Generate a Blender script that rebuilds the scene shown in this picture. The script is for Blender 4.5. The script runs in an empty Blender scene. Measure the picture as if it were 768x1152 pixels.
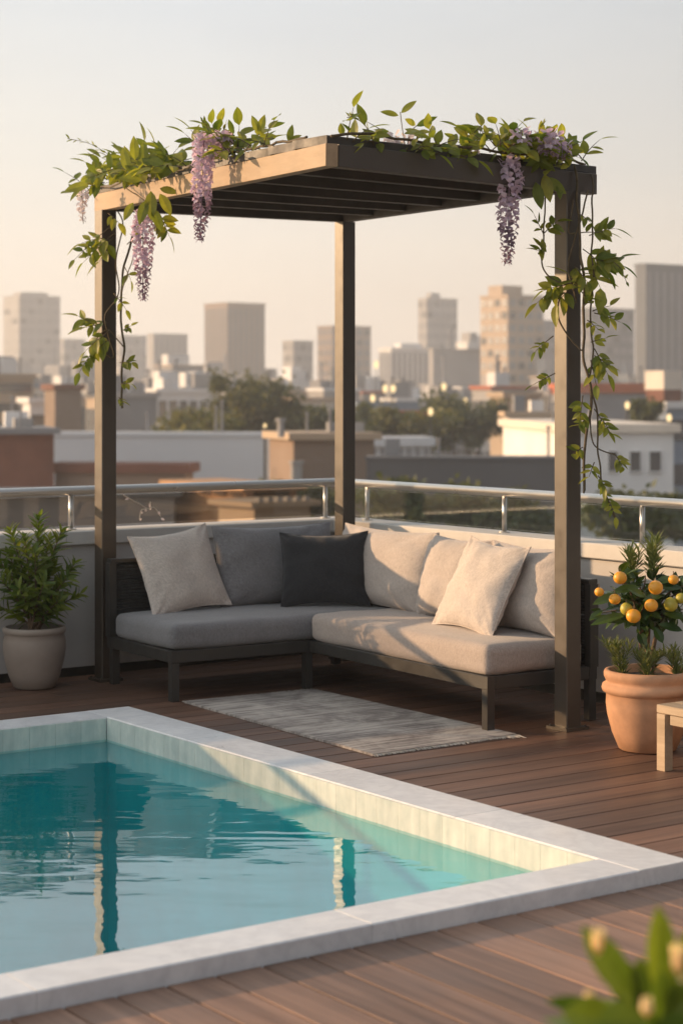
import bpy, math, random
from mathutils import Vector, noise
random.seed(7)
R = math.radians
S = bpy.context.scene
COL = S.collection
F_PX, HZ, CAMH, CX = 2130.0, 445.0, 1.5, 384.0     # focal length in photo pixels, horizon row, eye height

# ------------------------------------------------------------------ measuring
def at(px, py, d):
    return Vector(((px - CX) / F_PX * d, d, CAMH - (py - HZ) / F_PX * d))
def gr(px, py, z=0.0):
    return at(px, py, F_PX * (CAMH - z) / (py - HZ))
def on_line(P, Q, px):
    k = (px - CX) / F_PX
    D = Q - P
    t = (k * P.y - P.x) / (D.x - k * D.y)
    return P + D * t
A = Vector((-0.579, 0.815, 0)).normalized()        # along the right-hand wall, away from the camera
B = Vector((0.815, 0.579, 0)).normalized()         # along the left-hand wall, towards the right
Z = Vector((0, 0, 1))
K0 = Vector((-0.04, 11.13, 0))                     # terrace corner
def vw(v, w, z=0.0):
    return K0 + B * v - A * w + Z * z

# ------------------------------------------------------------------ mesh helpers
ORG = {}
class MB:
    def __init__(s):
        s.v = []; s.f = []; s.m = []; s.mi = 0
    def add(s, vs, fs):
        o = len(s.v)
        s.v.extend(Vector(p) for p in vs)
        for f in fs:
            s.f.append(tuple(i + o for i in f)); s.m.append(s.mi)
    def hexa(s, b, t):
        s.add(list(b) + list(t), [(3, 2, 1, 0), (4, 5, 6, 7), (0, 1, 5, 4), (1, 2, 6, 5), (2, 3, 7, 6), (3, 0, 4, 7)])
    def box(s, c, ex, ey, hx, hy, z0, z1):
        c = Vector((c[0], c[1], 0))
        q = [c - ex * hx - ey * hy, c + ex * hx - ey * hy, c + ex * hx + ey * hy, c - ex * hx + ey * hy]
        s.hexa([p + Z * z0 for p in q], [p + Z * z1 for p in q])
    def bar(s, P, Q, w, h, up=None, ch=0.0):
        """rectangular bar whose bottom centre line runs P-Q; ch chamfers the long edges"""
        d = (Q - P).normalized(); up = up or Z
        n = d.cross(up).normalized(); u = n.cross(d).normalized()
        if ch:
            prof = [(-w/2+ch, 0), (w/2-ch, 0), (w/2, ch), (w/2, h-ch), (w/2-ch, h), (-w/2+ch, h), (-w/2, h-ch), (-w/2, ch)]
        else:
            prof = [(-w/2, 0), (w/2, 0), (w/2, h), (-w/2, h)]
        k = len(prof)
        vs = [P + n*a + u*b for a, b in prof] + [Q + n*a + u*b for a, b in prof]
        fs = [tuple(range(k))[::-1], tuple(range(k, 2*k))] + [(i, (i+1) % k, (i+1) % k + k, i+k) for i in range(k)]
        s.add(vs, fs)
    def tube(s, pts, rad, n=8, cap=True):
        pts = [Vector(p) for p in pts]
        if not isinstance(rad, (list, tuple)): rad = [rad] * len(pts)
        o = len(s.v); nrm = None
        for i, p in enumerate(pts):
            t = (pts[min(i+1, len(pts)-1)] - pts[max(i-1, 0)]).normalized()
            if nrm is None:
                nrm = t.orthogonal().normalized()
            else:
                nrm = (nrm - t * nrm.dot(t))
                nrm = nrm.normalized() if nrm.length > 1e-6 else t.orthogonal().normalized()
            b = t.cross(nrm)
            for k in range(n):
                a = 2*math.pi*k/n
                s.v.append(p + (nrm*math.cos(a) + b*math.sin(a)) * rad[i])
        for i in range(len(pts)-1):
            for k in range(n):
                s.f.append((o+i*n+k, o+i*n+(k+1) % n, o+(i+1)*n+(k+1) % n, o+(i+1)*n+k)); s.m.append(s.mi)
        if cap:
            s.f.append(tuple(o+k for k in range(n))[::-1]); s.m.append(s.mi)
            e = o+(len(pts)-1)*n
            s.f.append(tuple(e+k for k in range(n))); s.m.append(s.mi)
    def lathe(s, c, prof, n=48, wob=0.0):
        o = len(s.v); c = Vector(c)
        for j, (r, z) in enumerate(prof):
            for k in range(n):
                a = 2*math.pi*k/n
                rr = r * (1 + wob*noise.noise(Vector((math.cos(a)*1.5, math.sin(a)*1.5, z*4))))
                s.v.append(c + Vector((math.cos(a)*rr, math.sin(a)*rr, z)))
        for j in range(len(prof)-1):
            for k in range(n):
                s.f.append((o+j*n+k, o+j*n+(k+1) % n, o+(j+1)*n+(k+1) % n, o+(j+1)*n+k)); s.m.append(s.mi)
        s.f.append(tuple(o+k for k in range(n))[::-1]); s.m.append(s.mi)
        e = o+(len(prof)-1)*n
        s.f.append(tuple(e+k for k in range(n))); s.m.append(s.mi)
    def ball(s, c, r, n=12, sq=(1, 1, 1)):
        prof = []
        o = len(s.v); c = Vector(c); m = n//2
        for j in range(m+1):
            th = math.pi*j/m
            for k in range(n):
                a = 2*math.pi*k/n
                s.v.append(c + Vector((math.sin(th)*math.cos(a)*sq[0], math.sin(th)*math.sin(a)*sq[1], math.cos(th)*sq[2]))*r)
        for j in range(m):
            for k in range(n):
                s.f.append((o+j*n+k, o+(j+1)*n+k, o+(j+1)*n+(k+1) % n, o+j*n+(k+1) % n)); s.m.append(s.mi)
    def leaf(s, base, d, nrm, L, W, fold=0.25, curl=0.25, seg=4, peak=0.45):
        """one leaf blade: midrib, two halves folded up a little and a drooping tip"""
        d = d.normalized()
        side = d.cross(nrm)
        if side.length < 1e-5: side = d.orthogonal()
        side.normalize(); nn = side.cross(d).normalized()
        o = len(s.v)
        for i in range(seg+1):
            t = i/seg
            w = W/2*(math.sin(math.pi*min(1, t**(math.log(0.5)/math.log(peak)))))**0.8
            if i in (0, seg): w = W*0.02
            c = base + d*(L*t) - nn*(curl*L*t*t)
            s.v.append(c - side*w + nn*(w*fold)); s.v.append(c); s.v.append(c + side*w + nn*(w*fold))
        for i in range(seg):
            a = o+i*3
            s.f.append((a, a+1, a+4, a+3)); s.f.append((a+1, a+2, a+5, a+4)); s.m.extend((s.mi, s.mi))
    def rbox(s, c, ex, ey, ez, h, r, puff=0.0, amp=0.0, freq=5.0, m=10, side_puff=0.0, pinch=0.0):
        """upholstered block: rounded edges, swollen faces, slight unevenness"""
        def steps(hh):
            e = r/hh
            out = [-1 + e*x for x in (0, .15, .35, .6)]
            inner = [(-1+e) + (2-2*e)*k/m for k in range(m+1)]
            return out + inner + [-x for x in out[::-1]]
        st = [steps(h[0]), steps(h[1]), steps(h[2])]
        key = {}
        def vert(p):
            k = tuple(round(x, 5) for x in p)
            if k in key: return key[k]
            P = [p[i]*h[i] for i in range(3)]
            q = [max(-(h[i]-r), min(h[i]-r, P[i])) for i in range(3)]
            dv = Vector([P[i]-q[i] for i in range(3)])
            if dv.length > 1e-9: dv.normalize()
            x = Vector(q) + dv*r
            u, v, w = x[0]/h[0], x[1]/h[1], x[2]/h[2]
            x[2] += puff*(1-u*u)**.6*(1-v*v)**.6*w if abs(u) < 1 and abs(v) < 1 else 0
            if side_puff and abs(w) < 1:
                x[0] += side_puff*u*(1-v*v)*(1-w*w); x[1] += side_puff*v*(1-u*u)*(1-w*w)
            world = Vector(c) + ex*x[0] + ey*x[1] + ez*x[2]
            if amp:
                nv = noise.noise_vector(world*freq)
                world = world + nv*amp + noise.noise_vector(world*freq*3.1)*amp*.35
            key[k] = len(s.v); s.v.append(world); return key[k]
        for ax in range(3):
            a, b = (ax+1) % 3, (ax+2) % 3
            for sg in (-1, 1):
                for i in range(len(st[a])-1):
                    for j in range(len(st[b])-1):
                        idx = []
                        for (ii, jj) in ((i, j), (i+1, j), (i+1, j+1), (i, j+1)):
                            p = [0, 0, 0]; p[ax] = sg; p[a] = st[a][ii]; p[b] = st[b][jj]
                            idx.append(vert(p))
                        s.f.append(tuple(idx) if sg > 0 else tuple(idx[::-1])); s.m.append(s.mi)
    def pillow(s, c, ex, ey, ez, w, h, t, n=34, ear=0.07, amp=0.006, e=2.6, k=.62, seed=0.0):
        ids = {}
        for sd in (1, -1):
            for i in range(n+1):
                for j in range(n+1):
                    u = math.sin((i/n-.5)*math.pi*.98)/math.sin(.49*math.pi); v = math.sin((j/n-.5)*math.pi*.98)/math.sin(.49*math.pi)
                    rim = i in (0, n) or j in (0, n)
                    if rim and sd < 0:
                        ids[(sd, i, j)] = ids[(1, i, j)]; continue
                    x = w/2*u*(1-ear*(1-v*v)); y = h/2*v*(1-ear*(1-u*u))
                    th = t/2*((max(0, 1-abs(u)**e))**k)*((max(0, 1-abs(v)**e))**k)
                    # creases running in from the corners and along the edges
                    wr = noise.noise(Vector((u*2.2+seed, v*2.2-seed, seed)))*amp*1.6
                    edge = max(abs(u), abs(v))
                    tang = v if abs(u) > abs(v) else u
                    wr += math.sin(tang*17+seed*3+noise.noise(Vector((u*3, v*3, seed)))*4)*amp*.9*max(0, edge-.55)**1.0*(1-edge)**.5*2.6
                    cor = min(abs(u), abs(v))
                    wr += noise.noise(Vector(((abs(u)-abs(v))*9+seed, (abs(u)+abs(v))*1.2, seed+5)))*amp*2.0*cor*(0 if rim else 1)
                    z = sd*max(th + (0 if rim else wr), 0.0 if rim else .002)
                    sag = -0.012*(1-u*u)*v
                    ids[(sd, i, j)] = len(s.v)
                    s.v.append(Vector(c) + ex*x + ey*(y+sag) + ez*z)
            for i in range(n):
                for j in range(n):
                    q = [ids[(sd, i, j)], ids[(sd, i+1, j)], ids[(sd, i+1, j+1)], ids[(sd, i, j+1)]]
                    s.f.append(tuple(q if sd > 0 else q[::-1])); s.m.append(s.mi)
        return ids
    def build(s, name, mats, parent=None, smooth=False, origin=None):
        if parent is not None: org = ORG[parent.name]
        elif origin is not None: org = Vector(origin)
        else:
            xs = [p.x for p in s.v]; ys = [p.y for p in s.v]; zs = [p.z for p in s.v]
            org = Vector(((min(xs)+max(xs))/2, (min(ys)+max(ys))/2, min(zs)))
        me = bpy.data.meshes.new(name)
        me.from_pydata([p - org for p in s.v], [], s.f)
        if not isinstance(mats, (list, tuple)): mats = [mats]
        for m in mats: me.materials.append(m)
        if len(mats) > 1: me.polygons.foreach_set('material_index', s.m)
        if smooth: me.polygons.foreach_set('use_smooth', [True]*len(s.f))
        me.update()
        o = bpy.data.objects.new(name, me); COL.objects.link(o)
        if parent is not None: o.parent = parent
        else: o.location = org
        ORG[o.name] = org
        return o
def tag(o, label=None, cat=None, group=None, kind=None):
    if label: o['label'] = label
    if cat: o['category'] = cat
    if group: o['group'] = group
    if kind: o['kind'] = kind
    return o
def thing(name, loc, label, cat, group=None):
    o = bpy.data.objects.new(name, None); COL.objects.link(o)
    o.empty_display_size = .2
    o.location = loc; ORG[o.name] = Vector(loc)
    return tag(o, label, cat, group)

# ------------------------------------------------------------------ materials
def srgb(r, g, b):
    f = lambda c: (c/255/12.92) if c/255 <= .04045 else ((c/255+.055)/1.055)**2.4
    return (f(r), f(g), f(b))
def newmat(name):
    m = bpy.data.materials.new(name); m.use_nodes = True
    nt = m.node_tree; nt.nodes.clear()
    out = nt.nodes.new('ShaderNodeOutputMaterial')
    return m, nt, out
def N(nt, t, **kw):
    n = nt.nodes.new(t)
    for k, v in kw.items(): setattr(n, k, v)
    return n
def mixc(nt, fac, a, b, blend='MIX'):
    n = N(nt, 'ShaderNodeMix', data_type='RGBA', blend_type=blend)
    if hasattr(fac, 'is_linked'): nt.links.new(fac, n.inputs[0])
    else: n.inputs[0].default_value = fac
    for i, x in ((6, a), (7, b)):
        if hasattr(x, 'is_linked'): nt.links.new(x, n.inputs[i])
        else: n.inputs[i].default_value = (*x, 1)
    return n.outputs[2]
def ramp(nt, fac, stops):
    n = N(nt, 'ShaderNodeValToRGB'); e = n.color_ramp.elements
    while len(e) < len(stops): e.new(.5)
    for i, (p, c) in enumerate(stops):
        e[i].position = p; e[i].color = (*c, 1) if len(c) == 3 else c
    nt.links.new(fac, n.inputs[0]); return n.outputs[0]
def mp(nt, scale=(1, 1, 1), rot=(0, 0, 0), coord='Object'):
    tc = N(nt, 'ShaderNodeTexCoord'); m = N(nt, 'ShaderNodeMapping')
    m.inputs['Scale'].default_value = scale; m.inputs['Rotation'].default_value = rot
    nt.links.new(tc.outputs[coord], m.inputs[0]); return m.outputs[0]
def nz(nt, vec, scale, detail=4, rough=.55, dist=0.0):
    n = N(nt, 'ShaderNodeTexNoise')
    n.inputs['Scale'].default_value = scale; n.inputs['Detail'].default_value = detail
    n.inputs['Roughness'].default_value = rough; n.inputs['Distortion'].default_value = dist
    nt.links.new(vec, n.inputs['Vector']); return n.outputs[0]
def bump(nt, h, strength, dist=.01):
    n = N(nt, 'ShaderNodeBump'); n.inputs['Strength'].default_value = strength; n.inputs['Distance'].default_value = dist
    nt.links.new(h, n.inputs['Height']); return n.outputs[0]
def principled(nt, out):
    p = N(nt, 'ShaderNodeBsdfPrincipled'); nt.links.new(p.outputs[0], out.inputs[0]); return p
def M_basic(name, c, rough=.6, var=.12, scale=6, metal=0, spec=.5, bs=0.0, bscale=60, mapscale=(1, 1, 1), coat=0.0, rvar=.1):
    m, nt, out = newmat(name); p = principled(nt, out)
    v = mp(nt, mapscale); n1 = nz(nt, v, scale, 6, .6)
    lo = tuple(x*(1-var) for x in c); hi = tuple(min(1, x*(1+var)) for x in c)
    nt.links.new(ramp(nt, n1, [(.3, lo), (.7, hi)]), p.inputs['Base Color'])
    rr = N(nt, 'ShaderNodeMapRange'); rr.inputs[1].default_value = .3; rr.inputs[2].default_value = .7
    rr.inputs[3].default_value = max(.02, rough-rvar); rr.inputs[4].default_value = min(1, rough+rvar)
    nt.links.new(nz(nt, v, scale*2.3, 5), rr.inputs[0]); nt.links.new(rr.outputs[0], p.inputs['Roughness'])
    p.inputs['Metallic'].default_value = metal; p.inputs['Specular IOR Level'].default_value = spec
    p.inputs['Coat Weight'].default_value = coat
    if bs: nt.links.new(bump(nt, nz(nt, v, bscale, 5, .6), bs, .004), p.inputs['Normal'])
    return m
def M_fabric(name, c, var=.10):
    m, nt, out = newmat(name); p = principled(nt, out)
    v = mp(nt)
    w1 = N(nt, 'ShaderNodeTexNoise'); 
    a = nz(nt, mp(nt, (420, 60, 420)), 1, 2, .6); b = nz(nt, mp(nt, (60, 420, 60)), 1, 2, .6)
    nt.nodes.remove(w1)
    ad = N(nt, 'ShaderNodeMath', operation='ADD'); nt.links.new(a, ad.inputs[0]); nt.links.new(b, ad.inputs[1])
    soft = nz(nt, v, 3.5, 4, .6)
    base = ramp(nt, soft, [(.3, tuple(x*(1-var) for x in c)), (.7, tuple(x*(1+var) for x in c))])
    half = N(nt, 'ShaderNodeMath', operation='MULTIPLY'); half.inputs[1].default_value = .5; nt.links.new(ad.outputs[0], half.inputs[0])
    spk = ramp(nt, half.outputs[0], [(.36, (.74, .74, .74)), (.64, (1.2, 1.2, 1.2))])
    nt.links.new(mixc(nt, 1.0, base, spk, 'MULTIPLY'), p.inputs['Base Color'])
    p.inputs['Roughness'].default_value = .92; p.inputs['Specular IOR Level'].default_value = .2
    p.inputs['Sheen Weight'].default_value = .25; p.inputs['Sheen Roughness'].default_value = .5
    h = N(nt, 'ShaderNodeMath', operation='ADD'); nt.links.new(half.outputs[0], h.inputs[0])
    crease = nz(nt, v, 9, 3, .5, .6); nt.links.new(crease, h.inputs[1])
    nt.links.new(bump(nt, h.outputs[0], .22, .005), p.inputs['Normal'])
    return m
def M_leaf(name, c1, c2, trans=.4, tint=(1.0, 1.0, .45), rough=.42):
    m, nt, out = newmat(name)
    g = N(nt, 'ShaderNodeNewGeometry')
    col = ramp(nt, g.outputs['Random Per Island'], [(0, c1), (.55, tuple((x+y)/2 for x, y in zip(c1, c2))), (1, c2)])
    col = mixc(nt, 1.0, col, ramp(nt, nz(nt, mp(nt), 25, 3), [(.3, (.8, .8, .8)), (.7, (1.15, 1.15, 1.1))]), 'MULTIPLY')
    p = N(nt, 'ShaderNodeBsdfPrincipled'); p.inputs['Roughness'].default_value = rough
    p.inputs['Specular IOR Level'].default_value = .4
    nt.links.new(col, p.inputs['Base Color'])
    t = N(nt, 'ShaderNodeBsdfTranslucent')
    tc = mixc(nt, 1.0, col, tuple(1.5*x for x in tint), 'MULTIPLY')
    nt.links.new(tc, t.inputs[0])
    ms = N(nt, 'ShaderNodeMixShader'); ms.inputs[0].default_value = trans
    nt.links.new(p.outputs[0], ms.inputs[1]); nt.links.new(t.outputs[0], ms.inputs[2])
    nt.links.new(ms.outputs[0], out.inputs[0]); return m
def M_wood(name, dark, light, axis_rot, rough=.5, island=True, scale=1.0, spec=.4):
    """grain running along the local x of the rotated mapping"""
    m, nt, out = newmat(name); p = principled(nt, out)
    tc = N(nt, 'ShaderNodeTexCoord'); g = N(nt, 'ShaderNodeNewGeometry')
    off = N(nt, 'ShaderNodeVectorMath', operation='MULTIPLY_ADD')
    cmb = N(nt, 'ShaderNodeCombineXYZ')
    for i in range(3): nt.links.new(g.outputs['Random Per Island'], cmb.inputs[i])
    nt.links.new(cmb.outputs[0], off.inputs[0]); off.inputs[1].default_value = (37, 53, 11)
    nt.links.new(tc.outputs['Object'], off.inputs[2])
    mpn = N(nt, 'ShaderNodeMapping', vector_type='POINT'); mpn.inputs['Rotation'].default_value = (0, 0, axis_rot)
    nt.links.new(off.outputs[0], mpn.inputs[0])
    m2 = N(nt, 'ShaderNodeMapping'); m2.inputs['Scale'].default_value = (1.6*scale, 38*scale, 38*scale); nt.links.new(mpn.outputs[0], m2.inputs[0])
    m3 = N(nt, 'ShaderNodeMapping'); m3.inputs['Scale'].default_value = (.7*scale, 9*scale, 9*scale); nt.links.new(mpn.outputs[0], m3.inputs[0])
    gn = nz(nt, m2.outputs[0], 1, 6, .65, .4); g2 = nz(nt, m3.outputs[0], 1, 4, .55, .8)
    ad = N(nt, 'ShaderNodeMath', operation='ADD'); nt.links.new(gn, ad.inputs[0]); nt.links.new(g2, ad.inputs[1])
    hf = N(nt, 'ShaderNodeMath', operation='MULTIPLY'); hf.inputs[1].default_value = .5; nt.links.new(ad.outputs[0], hf.inputs[0])
    col = ramp(nt, hf.outputs[0], [(.33, dark), (.5, tuple((x+y)/2 for x, y in zip(dark, light))), (.66, light)])
    if island:
        tone = ramp(nt, g.outputs['Random Per Island'], [(0, (.72, .72, .72)), (.5, (1, .98, .96)), (1, (1.28, 1.22, 1.16))])
        col = mixc(nt, 1.0, col, tone, 'MULTIPLY')
    wet = nz(nt, mp(nt), 1.1, 5, .6)
    col = mixc(nt, 1.0, col, ramp(nt, wet, [(.35, (.82, .82, .82)), (.65, (1.1, 1.1, 1.1))]), 'MULTIPLY')
    nt.links.new(col, p.inputs['Base Color'])
    rr = N(nt, 'ShaderNodeMapRange'); rr.inputs[1].default_value = .3; rr.inputs[2].default_value = .7
    rr.inputs[3].default_value = rough-.12; rr.inputs[4].default_value = rough+.14
    nt.links.new(wet, rr.inputs[0]); nt.links.new(rr.outputs[0], p.inputs['Roughness'])
    p.inputs['Specular IOR Level'].default_value = spec
    nt.links.new(bump(nt, gn, .3, .003), p.inputs['Normal'])
    return m
def fresnel(nt, ior, normal=None):
    g = N(nt, 'ShaderNodeNewGeometry'); mr = N(nt, 'ShaderNodeMapRange'); nt.links.new(g.outputs['Backfacing'], mr.inputs[0])
    mr.inputs[3].default_value = ior; mr.inputs[4].default_value = 1/ior
    f = N(nt, 'ShaderNodeFresnel'); nt.links.new(mr.outputs[0], f.inputs[0])
    if normal is not None: nt.links.new(normal, f.inputs[1])
    return f
def M_glass(name, tint, ior=1.5, rough=0.0):
    m, nt, out = newmat(name)
    fr = fresnel(nt, ior)
    t = N(nt, 'ShaderNodeBsdfTransparent'); t.inputs[0].default_value = (*tint, 1)
    gl = N(nt, 'ShaderNodeBsdfGlossy'); gl.inputs['Roughness'].default_value = rough
    ms = N(nt, 'ShaderNodeMixShader'); nt.links.new(fr.outputs[0], ms.inputs[0])
    nt.links.new(t.outputs[0], ms.inputs[1]); nt.links.new(gl.outputs[0], ms.inputs[2]); nt.links.new(ms.outputs[0], out.inputs[0])
    return m

ANG_B = math.atan2(B.y, B.x)
mt_deck_b = M_wood('deck_wood_across', (.080, .042, .028), (.205, .112, .074), -ANG_B, .5)
mt_deck_a = M_wood('deck_wood_along', (.135, .078, .053), (.34, .205, .143), -math.atan2(A.y, A.x), .5)
mt_void = M_basic('dark_void', (.01, .009, .008), .9)
mt_frame = M_basic('bronze_paint', (.060, .046, .034),   .40, .10, 5, spec=.6, bs=.05, bscale=200)
mt_dark = M_basic('charcoal_paint', (.036, .034, .031), .45, .12, 6, spec=.5, bs=.05, bscale=200)
mt_sunlit_beam = M_wood('sunlit_beam_tan', (.27, .18, .105), (.40, .28, .175), -math.atan2(A.y, A.x), .5, island=False, scale=.7)  # left beam lightened to tan: the low sun painted into its colour
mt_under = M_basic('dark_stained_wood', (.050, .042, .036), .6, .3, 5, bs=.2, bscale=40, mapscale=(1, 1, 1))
mt_board = M_basic('weathered_roof_board', (.060, .054, .050), .6, .25, 7, bs=.2, bscale=60)
mt_wall = M_basic('white_render', (.52, .50, .48), .85, .08, 2.5, bs=.25, bscale=90, spec=.2)
mt_cap = M_basic('pale_concrete', (.60, .58, .55), .7, .10, 4, bs=.2, bscale=70, spec=.3)
mt_steel = M_basic('brushed_steel', (.62, .60, .57), .30, .04, 3, metal=1, rvar=.03)
mt_glass = M_glass('rail_glass', (.93, .96, .95), 1.5)
mt_smoke = M_glass('smoked_sun_dimming_glass', (.74, .72, .69), 1.5)  # smoky tint deepened to dim the sun falling below the handrail
mt_grey = M_fabric('grey_fabric', (.205, .20, .207))
mt_greige = M_fabric('greige_fabric', (.40, .335, .295), .06)
mt_back = M_fabric('light_greige_fabric', (.47, .41, .37), .06)
mt_beige = M_fabric('beige_linen', (.55, .485, .435), .05)
mt_charcoal = M_fabric('charcoal_fabric', (.032, .033, .037))
mt_rope = M_basic('rope_weave', (.030, .030, .031), .8, .3, 40, bs=.5, bscale=300)
mt_terra = M_basic('terracotta', (.50, .275, .160), .75, .24, 7, bs=.2, bscale=60, spec=.25)
mt_greypot = M_basic('greige_ceramic', (.30, .245, .205), .6, .10, 7, bs=.12, bscale=80, spec=.35)
mt_soil = M_basic('soil', (.035, .025, .018), .95, .4, 40, bs=1.0, bscale=90)
mt_bark = M_basic('bark', (.14, .09, .055), .85, .35, 30, bs=.6, bscale=80)
mt_stem = M_basic('vine_stem', (.09, .065, .035), .8, .35, 30, bs=.5, bscale=80)
mt_vine = M_leaf('vine_leaf', (.105, .150, .024), (.31, .30, .055), .52)
mt_shrub = M_leaf('shrub_leaf', (.055, .105, .020), (.20, .24, .035), .42)
mt_citrus = M_leaf('citrus_leaf', (.018, .048, .012), (.065, .105, .018), .22, rough=.3)
mt_rosem = M_leaf('rosemary_leaf', (.085, .125, .045), (.22, .24, .09), .3)
mt_fore = M_leaf('laurel_leaf', (.050, .10, .012), (.17, .22, .025), .36, rough=.28)
mt_bud = M_leaf('cream_bud', (.88, .74, .42), (.93, .84, .58), .4, tint=(1, .9, .6))
mt_flower = M_leaf('wisteria_petal', (.44, .36, .46), (.68, .58, .66), .38, tint=(1, .85, .95), rough=.6)
mt_petal_dark = M_leaf('wisteria_bud', (.20, .145, .20), (.34, .26, .33), .25, tint=(1, .8, .9), rough=.6)
mt_petal_white = M_leaf('pale_blossom', (.62, .58, .62), (.78, .72, .74), .35, tint=(1, .95, .95), rough=.6)
mt_orange = M_basic('orange_peel', (.76, .335, .022), .38, .16, 14, bs=.3, bscale=260, coat=.2)
mt_orange_green = M_basic('unripe_peel', (.42, .36, .04), .4, .25, 12, bs=.3, bscale=260, coat=.2)
mt_tablewood = M_wood('pale_teak', (.36, .26, .165), (.56, .43, .30), -math.atan2(A.y, A.x), .5, island=False)

def M_stone():
    m, nt, out = newmat('honed_marble'); p = principled(nt, out)
    v = mp(nt)
    g = N(nt, 'ShaderNodeNewGeometry')
    vein = nz(nt, v, 3.0, 8, .65, 1.6)
    fine = nz(nt, v, 28, 6, .65)
    c = ramp(nt, vein, [(.34, (.79, .79, .79)), (.47, (.68, .69, .71)), (.52, (.61, .615, .63)), (.57, (.71, .72, .73)), (.7, (.78, .785, .79))])
    c = mixc(nt, .35, c, ramp(nt, fine, [(.3, (.60, .60, .61)), (.7, (.86, .86, .855))]))
    c = mixc(nt, 1.0, c, ramp(nt, g.outputs['Random Per Island'], [(0, (.9, .9, .91)), (1, (1.06, 1.05, 1.04))]), 'MULTIPLY')
    nt.links.new(c, p.inputs['Base Color'])
    rr = N(nt, 'ShaderNodeMapRange'); rr.inputs[3].default_value = .16; rr.inputs[4].default_value = .5
    nt.links.new(nz(nt, v, 5, 6, .7), rr.inputs[0]); nt.links.new(rr.outputs[0], p.inputs['Roughness'])
    p.inputs['Specular IOR Level'].default_value = .5
    nt.links.new(bump(nt, fine, .05, .002), p.inputs['Normal'])
    return m
mt_stone = M_stone()
def M_tile():
    m, nt, out = newmat('pool_tile'); p = principled(nt, out)
    g = N(nt, 'ShaderNodeNewGeometry'); v = mp(nt)
    n1 = nz(nt, v, 14, 6, .6); streak = nz(nt, mp(nt, (18, 18, 3)), 1, 4, .6)
    c = ramp(nt, n1, [(.3, (.54, .59, .56)), (.7, (.68, .70, .66))])
    c = mixc(nt, 1.0, c, ramp(nt, streak, [(.3, (.82, .84, .84)), (.7, (1.08, 1.06, 1.04))]), 'MULTIPLY')
    c = mixc(nt, 1.0, c, ramp(nt, g.outputs['Random Per Island'], [(0, (.93, .94, .94)), (1, (1.06, 1.05, 1.04))]), 'MULTIPLY')
    nt.links.new(c, p.inputs['Base Color']); p.inputs['Roughness'].default_value = .62; p.inputs['Specular IOR Level'].default_value = .2
    nt.links.new(bump(nt, n1, .12, .004), p.inputs['Normal']); return m
mt_tile = M_tile()
mt_basin = M_basic('pool_plaster', (.03, .66, .70), .6, .10, 3)
def M_water():
    m, nt, out = newmat('pool_water')
    v = mp(nt, (1, 1, 1), (0, 0, -ANG_B))
    a = nz(nt, mp(nt, (.9, 2.6, 1)), 1.5, 2, .45, .3)
    b = nz(nt, mp(nt, (2.6, 7.5, 1)), 1.5, 2, .5, .2)
    mm = N(nt, 'ShaderNodeMath', operation='MULTIPLY_ADD'); mm.inputs[1].default_value = .22
    nt.links.new(b, mm.inputs[0]); nt.links.new(a, mm.inputs[2])
    bp = bump(nt, mm.outputs[0], .16, .03)
    fr = fresnel(nt, 2.5, bp)
    gl = N(nt, 'ShaderNodeBsdfGlossy'); gl.inputs['Roughness'].default_value = .015; nt.links.new(bp, gl.inputs['Normal'])
    t = N(nt, 'ShaderNodeBsdfTransparent'); t.inputs[0].default_value = (.62, .96, .97, 1)
    ms = N(nt, 'ShaderNodeMixShader'); nt.links.new(fr.outputs[0], ms.inputs[0])
    nt.links.new(t.outputs[0], ms.inputs[1]); nt.links.new(gl.outputs[0], ms.inputs[2]); nt.links.new(ms.outputs[0], out.inputs[0])
    return m
mt_water = M_water()
def M_rug():
    m, nt, out = newmat('faded_rug'); p = principled(nt, out)
    ra = -math.atan2(A.y, A.x)
    big = nz(nt, mp(nt, (1, 1, 1)), 3.2, 6, .7, 1.0)
    lines = nz(nt, mp(nt, (1, 1, 1)), 1, 1)
    tc = N(nt, 'ShaderNodeTexCoord'); m1 = N(nt, 'ShaderNodeMapping'); m1.inputs['Rotation'].default_value = (0, 0, -ANG_B)
    nt.links.new(tc.outputs['Object'], m1.inputs[0]); m2 = N(nt, 'ShaderNodeMapping'); m2.inputs['Scale'].default_value = (2.2, 46, 1)
    nt.links.new(m1.outputs[0], m2.inputs[0]); st = nz(nt, m2.outputs[0], 1, 4, .7, .5)
    ad = N(nt, 'ShaderNodeMath', operation='ADD'); nt.links.new(big, ad.inputs[0]); nt.links.new(st, ad.inputs[1])
    hf = N(nt, 'ShaderNodeMath', operation='MULTIPLY'); hf.inputs[1].default_value = .5; nt.links.new(ad.outputs[0], hf.inputs[0])
    c = ramp(nt, hf.outputs[0], [(.36, (.17, .148, .138)), (.46, (.29, .255, .235)), (.53, (.45, .405, .365)), (.63, (.60, .54, .485))])
    nt.links.new(c, p.inputs['Base Color']); p.inputs['Roughness'].default_value = .95; p.inputs['Specular IOR Level'].default_value = .1
    nt.links.new(bump(nt, nz(nt, mp(nt), 240, 3), .5, .004), p.inputs['Normal']); return m
mt_rug = M_rug()
mt_fringe = M_basic('rug_fringe', (.55, .50, .44), .95, .15, 20)

# ------------------------------------------------------------------ camera
cam = bpy.data.cameras.new('camera'); co = bpy.data.objects.new('camera', cam); COL.objects.link(co)
co.location = (0, 0, CAMH); co.rotation_euler = (R(90), 0, 0)
cam.sensor_fit = 'VERTICAL'; cam.sensor_height = 36; cam.lens = F_PX/1152*36
cam.shift_y = -(576-HZ)/1152
cam.clip_start = .1; cam.clip_end = 6000
cam.dof.use_dof = True; cam.dof.focus_distance = 8.0; cam.dof.aperture_fstop = 3.0
S.camera = co

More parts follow.
